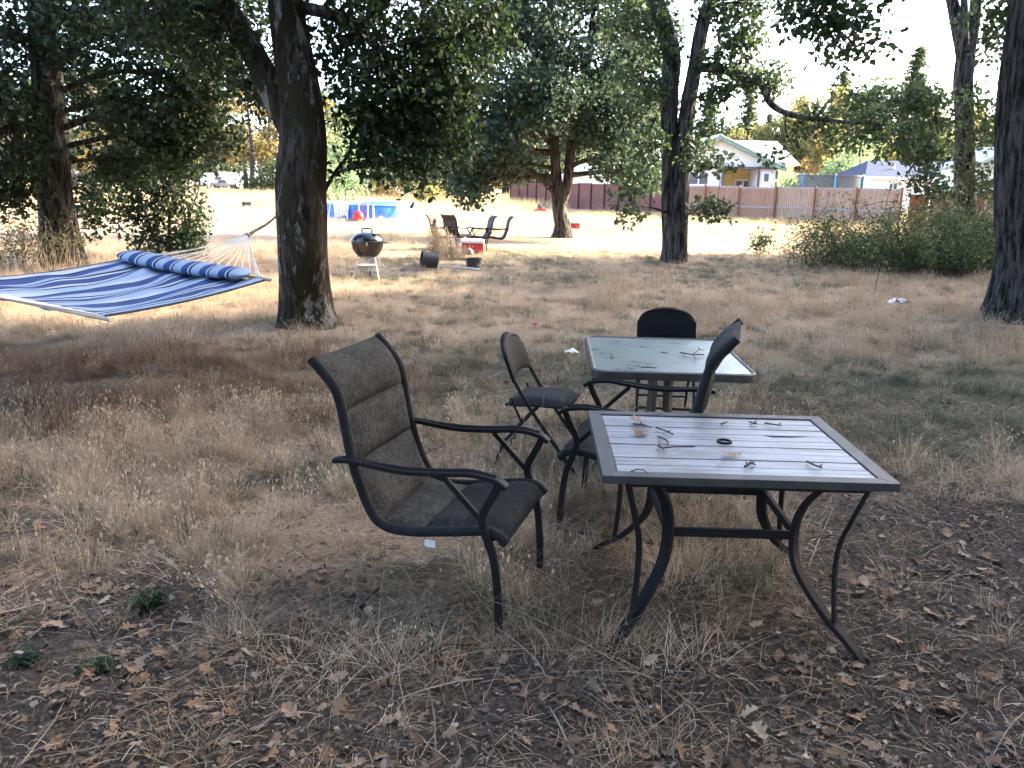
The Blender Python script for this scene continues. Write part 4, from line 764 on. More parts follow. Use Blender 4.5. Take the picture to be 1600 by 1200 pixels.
tw2('thin twig along the front rim of the glass table', [(1002, 574), (1014, 574), (1026, 575)], (), .692)

# oak leaf shape, flat in xy, stalk at the origin, tip along +y, curled
def oak_leaf(seed, L=.1, curl=.5):
    rng = np.random.default_rng(seed); side = [(.02, .0), (.05, .16), (.20, .24), (.22, .33), (.11, .38), (.29, .50), (.31, .60), (.14, .64), (.26, .76), (.22, .85), (.10, .88), (.0, 1.0)]
    Rr = [(x * rng.uniform(.85, 1.15), y) for x, y in side]; Ll = [(-x * rng.uniform(.85, 1.15), y) for x, y in side[:-1]]
    mid = [(0, y) for x, y in side[:-1]]; V = []; cx = rng.uniform(-.5, 1) * curl; cyv = rng.uniform(-.4, 1) * curl; tw_ = rng.uniform(-1, 1) * curl
    def lift(x, y): return (x * L, y * L, L * (cx * 2.2 * x * x + cyv * (y - .45) ** 2 + tw_ * x * (y - .4) + .05 * math.sin(9 * y + seed) * abs(x) * 3))
    V = [lift(*p) for p in mid] + [lift(*p) for p in Rr] + [lift(*p) for p in Ll]; n = len(mid); Fc = []
    for i in range(n - 1): Fc += [(i, n + i, n + i + 1, i + 1), (i, i + 1, 2 * n + 1 + i + 1, 2 * n + 1 + i)]
    Fc += [(n - 1, 2 * n - 1, 2 * n), (n - 1, 2 * n, 2 * n + 1 + n - 1)]
    V = np.array(V); V[:, 2] -= V[:, 2].min() - .002
    me = bpy.data.meshes.new('leaf'); me.from_pydata([tuple(p) for p in V], [], Fc); me.update(); return me
def deadleaf_mat():
    m, nt, bs = newmat('dead_oak_leaf'); oi = N(nt, 'ShaderNodeObjectInfo'); c = ramp(nt, oi.outputs['Random'], [(0, (.095, .052, .030)), (.25, (.20, .115, .062)), (.5, (.30, .19, .105)), (.7, (.24, .15, .095)), (.85, (.38, .30, .215)), (1, (.12, .075, .05))])
    n1 = noise(nt, 40, 5, .7); x = N(nt, 'ShaderNodeMix', data_type='RGBA', blend_type='MULTIPLY'); x.inputs[0].default_value = .6; nt.links.new(c, x.inputs[6]); nt.links.new(ramp(nt, n1, [(.3, (.5, .45, .4)), (.65, (1, 1, 1))]), x.inputs[7])
    nt.links.new(x.outputs[2], bs.inputs['Base Color']); bs.inputs['Roughness'].default_value = .75; bs.inputs['Specular IOR Level'].default_value = .25; bump(nt, bs, n1, .4, .003); return m
DEAD = deadleaf_mat(); LEAVES = [oak_leaf(k, .1, c_) for k, c_ in enumerate((.3, .7, 1.0, .5, 1.2, .2, .8, .6))]
for me in LEAVES: me.materials.append(DEAD)
for lab, u, v, z, k, rz, s in (('curled tan oak leaf near the left corner of the slatted table', 1016, 662, TZ + .002, 1, 1.2, 1.0), ('pale dry leaf just in front of the curled tan leaf on the slatted table', 1012, 674, TZ + .002, 2, 2.4, .95), ('crumpled leaf in the middle of the slatted table', 1162, 711, TZ + .002, 4, 1.7, .95), ('small reddish leaf scrap near the front of the slatted table', 1128, 729, TZ + .002, 3, .5, .3), ('dry leaf caught on the back frame of the slatted table', 1040, 645, TZ + .002, 5, 1.5, .5)):
    o = link('dry_leaf', LEAVES[k]); p = atz(u, v, z); o.location = p; o.rotation_euler = (0, 0, rz); o.scale = (s, s, s); tag(o, lab, 'leaf')

# ================================================================== HAMMOCK
A_ = aty(412, 437, 7.0); D_ = aty(200, 402, 7.4); B_ = aty(165, 492, 5.2); E_ = B_ + (D_ - A_) + Vector((0, 0, .02))
ham = thing('hammock', 'blue striped quilted hammock slung from the mossy oak, with a roll pillow', 'hammock', (B_ + D_) / 2 * 1.0)
HO = ham.location.copy()
def stripe_mat(name, attr, seq):
    m, nt, bs = newmat(name); at = N(nt, 'ShaderNodeAttribute', attribute_name=attr); r_ = N(nt, 'ShaderNodeValToRGB'); r_.color_ramp.interpolation = 'CONSTANT'; e = r_.color_ramp.elements
    while len(e) < len(seq): e.new(.5)
    for i, (p, c) in enumerate(seq): e[i].position = p; e[i].color = (*c, 1)
    nt.links.new(at.outputs['Fac'], r_.inputs[0]); n1 = noise(nt, 300, 3); n2 = noise(nt, 9, 5, .7)
    x = N(nt, 'ShaderNodeMix', data_type='RGBA', blend_type='MULTIPLY'); x.inputs[0].default_value = .35; nt.links.new(r_.outputs[0], x.inputs[6]); nt.links.new(ramp(nt, n2, [(.3, (.7, .7, .7)), (.7, (1, 1, 1))]), x.inputs[7])
    nt.links.new(x.outputs[2], bs.inputs['Base Color']); bs.inputs['Roughness'].default_value = .8; bs.inputs['Specular IOR Level'].default_value = .2; bump(nt, bs, n1, .3, .002); return m
LB, MBL, NV, WH = (.21, .285, .40), (.027, .050, .145), (.009, .013, .034), (.30, .36, .43)
def seq(ws, k): 
    tot = sum(w for w, c in ws) * k; out = []; p = 0
    for _ in range(k):
        for w, c in ws: out.append((p / tot, c)); p += w
    return out
bedseq = seq([(5, LB), (1, NV), (1.2, WH), (3.2, MBL), (1, WH), (1, NV), (2.4, LB), (3.6, MBL), (.8, NV), (3, WH)], 3)[:31]
BED = stripe_mat('striped_canvas', 'w', bedseq); PIL = stripe_mat('striped_pillow_canvas', 'w', seq([(3.2, LB), (.7, NV), (.6, WH), (2.6, MBL)], 7)[:28])
ni, nj = 44, 48; V = []; wv = []
for side in (0, 1):
    for i in range(ni + 1):
        s = i / ni
        for j in range(nj + 1):
            t = j / nj; p = (A_ * (1 - s) + B_ * s) * (1 - t) + (D_ * (1 - s) + E_ * s) * t
            sag = -.035 * 4 * s * (1 - s) - .05 * 4 * t * (1 - t) * (.4 + .6 * 4 * s * (1 - s)); pinch = .035 * 4 * s * (1 - s) * (t - .5) * -2
            rip = .006 * math.sin(t * 44 + s * 3) * (1 - .5 * math.sin(3.14 * s)) + (vnoise(np.array([s * 7]), np.array([t * 11]), 2)[0] - .5) * .03 * min(1, 6 * t * (1 - t) * 2) + .008 * math.sin(s * 9 + t * 23 + 4 * t * t) * min(1, 8 * t * (1 - t))
            p = p + (D_ - A_) * pinch * .5 + Vector((0, 0, sag + rip - side * .014)); V.append(p - HO); wv.append(min(.999, max(0, t)))
n1 = (ni + 1) * (nj + 1); w_ = nj + 1; Fc = []
for i in range(ni):
    for j in range(nj): q_ = i * w_ + j; Fc += [(q_, q_ + 1, q_ + w_ + 1, q_ + w_), (n1 + q_, n1 + q_ + w_, n1 + q_ + w_ + 1, n1 + q_ + 1)]
for i in range(ni): Fc += [(i * w_, (i + 1) * w_, n1 + (i + 1) * w_, n1 + i * w_), (i * w_ + nj, n1 + i * w_ + nj, n1 + (i + 1) * w_ + nj, (i + 1) * w_ + nj)]
for j in range(nj): Fc += [(j, n1 + j, n1 + j + 1, j + 1), (ni * w_ + j, ni * w_ + j + 1, n1 + ni * w_ + j + 1, n1 + ni * w_ + j)]
bed = link('bed', np_mesh('bed', [tuple(p) for p in V], [(a, b, c, d) for a, b, c, d in Fc], {'w': wv}, True), ham, BED)
for t_ in (0, 1): MB().tube([Vector(V[i * w_ + t_ * nj]) + Vector((0, 0, -.006)) for i in range(0, ni + 1, 2)], .009, 6).build('edge_piping', M('navy_piping', (.010, .014, .035), bstr=0), ham, True)
PALEW = M('pale_spreader_wood', (.52, .46, .38), (.36, .30, .24), .6, scale=8, stretch=(1, 1, 1)); ROPE = M('white_rope', (.62, .60, .55), (.45, .43, .38), .9, scale=200)
w3 = (D_ - A_).normalized(); axd = Vector((.29, .95, .06)).normalized()
MB().tube([A_ - w3 * .06 - HO + axd * .03, (A_ + D_) / 2 - HO + axd * .03, D_ + w3 * .05 - HO + axd * .03], .016, 10).build('spreader_bar', PALEW, ham, True)
MB().tube([B_ - w3 * .06 - HO - axd * .02 - Vector((0, 0, .02)), E_ + w3 * .05 - HO - axd * .02 - Vector((0, 0, .02))], .014, 10).build('spreader_bar', PALEW, ham, True)
# pillow
V = []; wv = []; nl, na = 60, 22; ctr0 = A_ + w3 * .10 - axd * .10; ctr1 = D_ - w3 * .04 - axd * .10
for i in range(nl + 1):
    t = i / nl; c = ctr0.lerp(ctr1, t); e = min(1, (1 - abs(2 * t - 1) ** 7)) ** .5; rx, rz_ = .145 * (.45 + .55 * e), .053 * (.10 + .90 * e) * (1 + .06 * math.sin(t * 40) + .05 * math.sin(t * 17 + 1))
    for k in range(na):
        an = 2 * math.pi * k / na; V.append(c + axd * (math.cos(an) * rx) + Vector((0, 0, 1)) * (math.sin(an) * rz_ + .050 - .05 * 4 * t * (1 - t) * .5) - HO); wv.append(t * .999)
Fc = [(i * na + k, i * na + (k + 1) % na, (i + 1) * na + (k + 1) % na, (i + 1) * na + k) for i in range(nl) for k in range(na)]
V += [ctr0 - w3 * .012 + Vector((0, 0, .045)) - HO, ctr1 + w3 * .012 + Vector((0, 0, .045)) - HO]; wv += [0, .999]; nb_ = len(V); Fc = [t_ for f_ in Fc for t_ in ((f_[0], f_[1], f_[2]), (f_[0], f_[2], f_[3]))] + [(nb_ - 2, (k + 1) % na, k) for k in range(na)] + [(nb_ - 1, nl * na + k, nl * na + (k + 1) % na) for k in range(na)]
link('pillow', np_mesh('pillow', [tuple(p) for p in V], Fc, {'w': wv}, True), ham, PIL)
ring = (A_ + D_) / 2 + Vector((.29, .95, 0)) * .92; ring.z = aty(386, 368, ring.y).z; ring.x = aty(386, 368, ring.y).x
cordm = []
for k in range(14):
    t = (k + .5) / 14; p0 = A_.lerp(D_, t) + axd * .03; mid = p0.lerp(ring, .5) + Vector((0, 0, -.015 - .02 * random.random()))
    MB().tube([p0 - HO, mid - HO, ring - HO], .0058, 5).build('cord', ROPE, ham)
for k in range(7):   # slack cords hanging below the ring
    t = k / 14; p0 = A_.lerp(D_, t * .5) + axd * .03; mid = p0.lerp(ring, .5) + Vector((.02 * k, 0, -.10 - .03 * k))
    MB().tube(catmull([p0 - HO, mid - HO, ring - HO], 5), .003, 4).build('cord', ROPE, ham)
MB().tube([ring + Vector((math.cos(a) * .03, 0, math.sin(a) * .03)) - HO for a in np.linspace(0, 2 * math.pi, 14)], .006, 6).build('ring', ROPE, ham)
tp0 = aty(441, 331, 9.72)
MB().tube([ring - HO, ring.lerp(tp0, .5) + Vector((0, 0, -.02)) - HO, tp0 - HO], [.018, .014, .012], 7).build('hanging_rope', TWIG, ham)
MB().tube([ring.lerp(tp0, .75) - HO, aty(441, 285, 9.7) - HO], .0035, 5).build('tie_cord', M('grey_cord', (.16, .15, .14)), ham)
fring = (B_ + E_) / 2 - Vector((.29, .95, 0)) * 1.0 + Vector((0, 0, .25))
for k in range(14): MB().tube([B_.lerp(E_, (k + .5) / 14) - axd * .02 - HO, fring - HO], .0058, 5).build('cord', ROPE, ham)
MB().tube([fring - HO, Vector((-4.4, 2.15, 1.75)) - HO], .012, 6).build('hanging_rope', TWIG, ham)

# ================================================================== THINGS IN THE MIDDLE DISTANCE
ENAMEL = M('black_enamel', (.008, .008, .009), (.006, .006, .007), .22, spec=.5, bstr=0, coat=.2); ALU = M('dull_aluminium', (.55, .54, .52), (.42, .41, .40), .4, metal=.7, bstr=0); BLACKP = M('black_plastic', (.022, .023, .026), (.014, .014, .016), .5)
kp = atz(575, 436); kg = thing('kettle_grill', 'black kettle charcoal grill on three metal legs right of the mossy oak', 'grill', (kp.x, kp.y, 0)); kr = .285
MB().lathe([(.0, .36)] + [(kr * math.sin(a), .66 - .30 * math.cos(a)) for a in np.linspace(.12, 1.5, 12)] + [(kr + .008, .66), (kr + .008, .672), (kr - .01, .672)], 36).build('bowl', ENAMEL, kg, True)
lid = MB().lathe([(kr + .010, .668), (kr + .012, .69)] + [(kr * math.cos(a) ** .75, .69 + .165 * math.sin(a)) for a in np.linspace(.05, 1.5, 11)] + [(.0, .856)], 36).build('lid', ENAMEL, kg, True)
MB().tube([(-.09, 0, .85), (-.09, 0, .90), (-.075, 0, .912), (.075, 0, .912), (.09, 0, .90), (.09, 0, .85)], .014, 8).build('handle', BLACKP, lid, True)
MB().lathe([(0, .0), (.05, 0), (.05, .006), (0, .006)], 16, (.16, -.13, .835)).build('vent', ALU, lid)
MB().box((.045, -kr - .002, .655), (.02, .02, .05)).build('bowl_clip', ALU, kg); MB().tube([(kr, -.04, .665), (kr + .07, -.04, .665), (kr + .07, .04, .665), (kr, .04, .665)], .009, 6).build('side_handle', BLACKP, kg)
for x0, y0, x1, y1 in ((-.14, -.10, -.25, -.17), (.15, -.10, .235, -.20), (.0, .16, .0, .27)): MB().tube([(x0, y0, .40), (x1, y1, .0 if x1 > .1 else .06)], .0095, 8).build('leg', ALU, kg)
MB().lathe([(0, .235), (.08, .225), (.165, .255), (.17, .262), (.08, .236), (0, .246)], 24).build('ash_pan', ALU, kg, True)
for x, y in ((-.26, -.18), (.0, .29)):
    w = MB(); w.lathe([(.02, -.02), (.07, -.02), (.075, 0), (.07, .02), (.02, .02)], 18); w.v = [(x + c * .6 - .0, y + a * .98, .07 + b) for a, b, c in w.v]; w.build('wheel', BLACKP, kg, True)
# tub lying on its side, tub upright, a white plank, small soil heap
def tub_mesh(r0, r1, h): return MB().lathe([(0, 0), (r0, 0), (r1 - .012, h * .86), (r1 + .008, h * .87), (r1 + .012, h), (r1 - .008, h), (r1 - .02, h * .85), (r0 - .015, .02), (0, .02)], 28)
p = atz(668, 421); tub = thing('planter_tub', 'black plastic planter tub tipped on its side, spilling soil', 'tub', (p.x + .20, p.y, .17)); tub.rotation_euler = (0, R(-82), R(15))
tub_mesh(.15, .185, .33).build('shell', BLACKP, tub, True); MB().lathe([(0, .25), (.155, .25)], 20).build('soil', M('potting_soil', (.10, .08, .06)), tub)
p = atz(740, 418); tub2 = thing('planter_tub', 'black planter tub standing upright in the grass near the red cooler', 'tub', (p.x, p.y, -.03)); tub_mesh(.15, .175, .23).build('shell', BLACKP, tub2, True); MB().lathe([(0, .15), (.16, .15)], 20).build('soil', TRIM, tub2)
a_, b_ = atz(680, 417), atz(748, 423); d_ = b_ - a_
tag(MB().box((0, 0, .03), (d_.length, .09, .03)).build('plank', M('grey_white_board', (.50, .52, .50), (.36, .38, .37), .8), None), 'whitish board lying in the grass between the two planter tubs', 'board'); o = bpy.data.objects['plank']; o.location = (a_ + b_) / 2; o.rotation_euler = (0, 0, math.atan2(d_.y, d_.x))
def mound(name, label, cat, u, v, w, h, mat, seed):
    p = atz(u, v); n = 22; g = np.linspace(-1, 1, n); X, Y = np.meshgrid(g, g); Z = np.maximum(0, 1 - X ** 2 - Y ** 2) ** .8 * h * (.6 + .8 * fbm(X * 3, Y * 3, seed)) - .02
    i = np.arange(n * n).reshape(n, n); me = np_mesh(name, np.stack([X * w, Y * w, Z], -1).reshape(-1, 3), np.stack([i[:-1, :-1], i[:-1, 1:], i[1:, 1:], i[1:, :-1]], -1).reshape(-1, 4), None, True); o = link(name, me, None, mat); o.location = p; return tag(o, label, cat)
mound('soil_heap', 'small heap of brown soil spilled from the tipped tub', 'soil', 646, 422, .30, .13, M('brown_soil', (.20, .15, .11), (.09, .07, .05), .95, scale=30), 3)
# coolers
RED = M('red_plastic', (.50, .022, .035), (.42, .02, .03), .4, bstr=0); WHP = M('white_plastic', (.80, .80, .79), (.72, .72, .71), .4, bstr=0)
def cooler(label, u, v, w, d, h, rz, proto=None):
    p = atz(u, v); c = thing('cooler', label, 'cooler', (p.x, p.y, 0), rz)
    MB().box((0, 0, h * .36), (w, d, h * .72)).build('body', RED, c, bevel=.02); l = MB().box((0, 0, h * .86), (w * 1.05, d * 1.06, h * .26)).build('lid', WHP, c, bevel=.03)
    MB().box((0, -d * .53, h * .80), (w * .12, .02, h * .08)).build('latch', WHP, l)
    for s in (-1, 1): MB().tube([(s * w * .53, -d * .3, h * .62), (s * w * .56, -d * .3, h * .55), (s * w * .56, d * .3, h * .55), (s * w * .53, d * .3, h * .62)], .012, 6).build('handle', WHP, c)
    return c
cooler('red cooler with a white lid in front of the four chairs', 738, 396, .56, .36, .37, R(5)); cooler('red cooler standing beside the broad oak trunk', 897, 357, .52, .36, .30, R(-8))
# the four chairs round the fire pit
GR = None
for lab, u, v, rz, mt in (('brown sling chair farthest left of the four around the fire pit', 709, 391, R(-12), SLING_BROWN), ('brown-grey sling chair seen from behind, next to the red cooler', 727, 388, R(48), SLING_BROWN), ('grey sling chair facing left, behind the red cooler', 733, 391, R(196), SLING_GREY), ('grey sling chair farthest right of the four around the fire pit', 759, 392, R(186), SLING_GREY)):
    p = atz(u, v); sling_chair(lab, (p.x, p.y, 0), rz, mt).scale = (.88, .88, .88)
STONE = M('fire_stone', (.22, .19, .17), (.10, .09, .085), .9, scale=9)
def rock_mesh(seed):
    bm = bmesh.new(); bmesh.ops.create_icosphere(bm, subdivisions=2, radius=1); rg = random.Random(seed)
    for v in bm.verts: v.co *= 1 + .28 * (vnoise(np.array([v.co.x * 1.7 + seed]), np.array([v.co.y * 1.7 + v.co.z * 2.1]), seed)[0] - .5) * 2
    me = bpy.data.meshes.new('rock'); bm.to_mesh(me); bm.free(); me.materials.append(STONE); me.polygons.foreach_set('use_smooth', [True] * len(me.polygons)); return me
RK = [rock_mesh(k) for k in range(3)]; pc = atz(712, 396)
for k in range(9):
    a = k * .7; o = link('fire_pit_stone', RK[k % 3]); o.location = (pc.x + .45 * math.cos(a), pc.y + .4 * math.sin(a), .05); o.scale = (.13, .11, .10); o.rotation_euler = (0, 0, a); tag(o, 'stone in the ring of the overgrown fire pit', 'stone', 'fire pit stones')
tag(MB().lathe([(0, 0), (.12, 0), (.13, .12), (.12, .12), (.11, .02), (0, .02)], 16).build('ash_pot', BLACKP), 'dark little pot lying among the fire pit stones', 'pot'); bpy.data.objects['ash_pot'].location = (pc.x - .12, pc.y - .25, .05)
# lawn mower
p = atz(845, 333); mw = thing('lawn_mower', 'red push lawn mower parked in the bright field left of the broad oak', 'mower', (p.x, p.y, 0), R(180))
MB().box((0, 0, .22), (.75, .52, .16), taper=.85).build('deck', RED, mw, bevel=.03); MB().box((.08, 0, .40), (.34, .34, .22), taper=.8).build('engine', TRIM, mw, bevel=.03); MB().lathe([(0, .5), (.12, .5), (.12, .58), (0, .6)], 16, (.08, 0, 0)).build('engine_cap', TRIM, mw)
for x in (-.32, .36):
    for y in (-.29, .29):
        w = MB().lathe([(.03, -.03), (.12, -.03), (.12, .03), (.03, .03)], 16); w.v = [(x + c_[0], y + c_[2], .12 + c_[1]) for c_ in w.v]; w.build('wheel', BLACKP, mw)
MB().tube([(-.3, -.22, .28), (-.75, -.22, .85), (-1.05, -.22, 1.0), (-1.05, .22, 1.0), (-.75, .22, .85), (-.3, .22, .28)], .016, 6).build('handle', TRIM, mw)
# pool
pool = thing('swimming_pool', 'round blue frame pool in the sunlit field behind the mossy oak', 'pool', tuple(Vector((atz(568, 346).x, 40.6, 0)))); PB = M('pool_liner', (.05, .20, .66), (.035, .15, .52), .4, bstr=0); PL = M('pale_blue_rim', (.30, .60, .76), rough=.4, bstr=0)
pr = 2.15; MB().lathe([(pr, 0), (pr + .03, .4), (pr, .74), (pr - .04, .74), (pr - .04, .1)], 48).build('wall', PB, pool, True); MB().lathe([(pr - .1, .72), (pr + .06, .72), (pr + .06, .80), (pr - .1, .80), (pr - .1, .72)], 48).build('rim', PL, pool, True)
MB().lathe([(0, .60), (pr - .05, .60)], 48).build('water', M('pool_water', (.10, .42, .62), rough=.03, bstr=.2, bscale=5), pool)
for k in range(12): a = k * math.pi / 6 + .2; MB().tube([((pr + .05) * math.cos(a), (pr + .05) * math.sin(a), .76), ((pr + .22) * math.cos(a), (pr + .22) * math.sin(a), 0)], .03, 6).build('leg', WHP, pool)
def towel(label, u, v, Y, w, h, mat):
    p = aty(u, v, Y); V = []; n = 8
    for s in (0, .02):
        for i in range(n + 1):
            for j in range(4): V.append((w * (i / n - .5) * (1 - .25 * j / 3), s + .03 * math.sin(i * 2.1 + j), -h * j / 3))
    Fc = []; K = (n + 1) * 4
    for i in range(n):
        for j in range(3): q_ = i * 4 + j; Fc += [(q_, q_ + 4, q_ + 5, q_ + 1), (K + q_, K + q_ + 1, K + q_ + 5, K + q_ + 4)]
    for i in range(n): Fc += [(i * 4, K + i * 4, K + i * 4 + 4, i * 4 + 4), (i * 4 + 3, i * 4 + 7, K + i * 4 + 7, K + i * 4 + 3)]
    for j in range(3): Fc += [(j, j + 1, K + j + 1, K + j), (n * 4 + j, K + n * 4 + j, K + n * 4 + j + 1, n * 4 + j + 1)]
    o = MB().add(V, Fc).build('towel', mat, None, True); o.location = (p.x, Y, .80); return tag(o, label, 'towel')
towel('white towel hung over the pool rim at its left side', 528, 325, 38.36, .42, .62, WHP); towel('white towel hung over the pool rim, second from the left', 537, 325, 38.30, .30, .55, WHP)
p = aty(560, 337, 38.0); bm = bmesh.new(); bmesh.ops.create_uvsphere(bm, u_segments=20, v_segments=12, radius=.26)
for v in bm.verts: v.co.z *= .95 + .04 * math.cos(v.co.x * 9)
me = bpy.data.meshes.new('beach_ball'); bm.to_mesh(me); bm.free(); me.polygons.foreach_set('use_smooth', [True] * len(me.polygons)); bl = link('beach_ball', me, None, RED); bl.location = (p.x, 37.9, .25); tag(bl, 'red ball lying against the pool wall', 'ball')
ld = thing('pool_ladder', 'white and red pool ladder leaning over the pool wall', 'ladder', (aty(568, 335, 38.1).x, 38.15, 0))
for s in (-.2, .2): MB().tube([(s, -.25, 0), (s, 0, .85), (s, .2, 1.0), (s, .4, .85)], .025, 6).build('side_rail', WHP, ld)
for k in range(3): MB().box((0, -.2 + k * .07, .2 + .25 * k), (.4, .1, .03)).build('step', RED, ld)
p = atz(630, 321); bk = tag(MB().lathe([(0, 0), (.24, 0), (.30, .42), (.28, .42), (.22, .03), (0, .03)], 20).build('bucket', WHP, None, True), 'white bucket in the sunlit field right of the pool', 'bucket'); bk.location = p
p = atz(530, 388); tag(MB().tube(catmull([(-.35, 0, .05), (-.1, .1, .06), (.2, -.05, .05), (.55, .05, .06)], 5), .045, 8).build('pool_noodle', M('pink_foam', (.72, .30, .38), bstr=0), None, True), 'pink foam noodle on the grass left of the kettle grill', 'pool noodle'); bpy.data.objects['pool_noodle'].location = p
# left: trough, metal post, vehicles
p = atz(387, 327); tg = thing('trough', 'small dark trough standing in the bright field left of the mossy oak', 'trough', (p.x, p.y, 0)); MB().box((0, 0, .42), (.62, .3, .05)).build('top', TRIM, tg)
for s in (-.27, .27): MB().box((s, 0, .2), (.05, .26, .40)).build('leg', TRIM, tg)
MB().box((0, .1, .30), (.5, .03, .18)).build('back_panel', M('grey_panel', (.3, .3, .32)), tg)
p = atz(307, 318); mp = thing('marker_post', 'reddish marker post in the field left of the mossy oak', 'post', (p.x, p.y, 0)); MB().tube([(0, 0, 0), (0, 0, 1.2)], .03, 6).build('stake', M('rusty_stake', (.30, .12, .08)), mp); MB().box((0, -.02, 1.45), (.14, .03, .6)).build('plate', M('red_plate', (.42, .10, .07)), mp)
SILVER = M('silver_car_paint', (.42, .44, .50), (.36, .38, .44), .3, metal=.4, bstr=0, coat=.5)
p = atz(352, 295); tk = thing('pickup_truck', 'silver pickup truck parked far left in front of white campers', 'truck', (p.x, p.y, 0), R(-6))
MB().prism([(-2.7, .45), (2.7, .45), (2.75, .95), (1.7, 1.1), (1.0, 1.12), (.5, 1.75), (-.9, 1.75), (-1.2, 1.12), (-2.7, 1.1)], -.9, .9).build('body', SILVER, tk, bevel=.05)
MB().prism([(.88, 1.14), (.44, 1.66), (-.82, 1.66), (-1.05, 1.14)], -.93, .93).build('window', GLASS, tk)
for x in (-1.75, 1.75):
    for y in (-.85, .85):
        w = MB().lathe([(.0, -.12), (.38, -.12), (.38, .12), (.0, .12)], 16); w.v = [(x + c_[0], y + c_[2], .38 + c_[1]) for c_ in w.v]; w.build('wheel', BLACKP, tk)
for lab, u, Y, L_, h_, rz in (('white boxy camper trailer parked behind the pickup truck', 340, 186, 6.6, 3.1, 0), ('white motorhome with a sloping nose right of the boxy camper', 362, 190, 5.6, 3.4, R(8))):
    p = aty(u, 290, Y); cm = thing('camper', lab, 'camper', (p.x, Y, 0), rz)
    MB().prism([(-L_ / 2, .5), (L_ / 2 - .6, .5), (L_ / 2, 1.4), (L_ / 2 - .4, h_ - .3), (L_ / 2 - .9, h_), (-L_ / 2, h_)], -1.1, 1.1).build('body', WHITE, cm, bevel=.08)
    MB().box((.6, -1.12, 2.0), (1.4, .04, .7)).build('window', GLASS, cm); MB().box((-1.2, -1.12, 1.4), (.8, .04, 1.9)).build('door', WHP, cm)
    for x in (-1, 1.6): w = MB().lathe([(0, -.1), (.36, -.1), (.36, .1), (0, .1)], 14); w.v = [(x + c_[0], -1.0 + c_[2], .36 + c_[1]) for c_ in w.v]; w.build('wheel', BLACKP, cm)
# stake, litter
p = atz(1368, 455); st = thing('garden_stake', 'thin black stake leaning in the straw in front of the brambles', 'stake', (p.x, p.y, 0)); MB().tube([(-.02, 0, -.05), (.02, 0, .38)], .008, 6).build('shaft', BLACKP, st); MB().box((.026, 0, .42), (.03, .02, .16), Matrix.Rotation(.08, 3, 'Y')).build('marker', BLACKP, st)
def litter(label, u, v, s, mat, seed):
    p = atz(u, v); rg = random.Random(seed); n = 7; V = [((i / (n - 1) - .5) * s + rg.uniform(-.1, .1) * s, (j / (n - 1) - .5) * s * .6 + rg.uniform(-.1, .1) * s, rg.uniform(.02, .35) * s * (1 - abs(i / 3 - 1) * .6)) for i in range(n) for j in range(n)]
    m = MB(); m.add(V, [(i * n + j, i * n + j + 1, (i + 1) * n + j + 1, (i + 1) * n + j) for i in range(n - 1) for j in range(n - 1)]); o = m.build('crumpled_paper', mat, None, True); o.location = (p.x, p.y, .06); return tag(o, label, 'litter')
litter('white crumpled paper in the straw left of the thick right-hand trunk', 1403, 481, .32, WHP, 2); litter('white and red wrapper in the grass left of the glass table', 893, 560, .13, WHP, 3); litter('small red wrapper in the grass above the folding chair', 836, 515, .09, RED, 4)

# ================================================================== BRAMBLES, WEEDS, GRASS, LITTER
def canes(name, label, u, v, w, dpt, h, n, leaf, seed, size=.045, per=26, cat='shrub', arch=.6, stem=None):
    rng = np.random.default_rng(seed); p = atz(u, v); root = thing(name, label, cat, (p.x, p.y, 0)); m = MB(); cs = []
    for k in range(n):
        bx, by = rng.uniform(-.75, .75) * w, rng.uniform(-.8, .8) * dpt; a = rng.uniform(0, 6.283); L_ = rng.uniform(.5, 1.1) * h * 1.3; hh = rng.uniform(.35, 1.15) * h * (.35 + 1.15 * vnoise(np.array([bx * 1.9 + seed]), np.array([by * 1.3]), seed)[0]) * (1 - .4 * (bx / w) ** 2)
        e = (bx + math.cos(a) * L_ * arch, by + math.sin(a) * L_ * arch, hh * rng.uniform(.55, .95)); t = (bx + math.cos(a) * L_ * arch * .45, by + math.sin(a) * L_ * arch * .45, hh)
        P = catmull([(bx, by, -.05), t, e], 6); m.tube(P, [.008 * (1 - .7 * i / len(P)) for i in range(len(P))], 4, cap=False)
        for q_ in P[3:]: cs.append(q_)
    m.build('canes', stem or TWIG, root)['kind'] = 'stuff'
    V, T, rn = leaf_cloud(rng, cs, per, .11, size, False, .3, 1); link('foliage', np_mesh('foliage', V, T, {'rnd': rn}), root, leaf); return root
canes('bramble_bush', 'sprawling green bramble thicket at the right, in front of the slim oak', 1420, 425, 1.9, 1.4, 1.15, 210, LEAF_BROOM, 41, .06, 11, arch=1.0)
canes('bramble_bush', 'feathery arching broom stems at the left end of the bramble thicket', 1290, 418, .8, .8, 1.1, 70, LEAF_BROOM, 42, .042, 10, arch=1.0)
canes('bramble_bush', 'dense bramble growth at the foot of the slim oak', 1520, 420, 1.3, 1.6, 1.15, 150, LEAF_BROOM, 43, .06, 11, arch=.9)
canes('bramble_bush', 'tall arching sprays standing above the bramble thicket', 1430, 415, 2.0, 1.0, 1.75, 75, LEAF_BROOM, 48, .05, 9, arch=.9)
DRYL = leafmat('dry_weed_leaves', (.26, .20, .12), (.45, .36, .23), .3); STALK = M('dry_stalk', (.42, .32, .20), (.28, .20, .12), .8)
canes('weed_clump', 'tall weeds and dry stalks at the foot of the left oak', 40, 425, 1.1, .9, 1.1, 70, leafmat('weedy_leaves', (.06, .07, .03), (.20, .18, .09), .35), 44, .055, 4, cat='weeds', arch=.4, stem=STALK)
canes('weed_clump', 'leggy green seedling in the straw in front of the brambles', 1185, 398, .25, .2, .40, 9, LEAF_OAK, 45, .10, 3, cat='weeds')
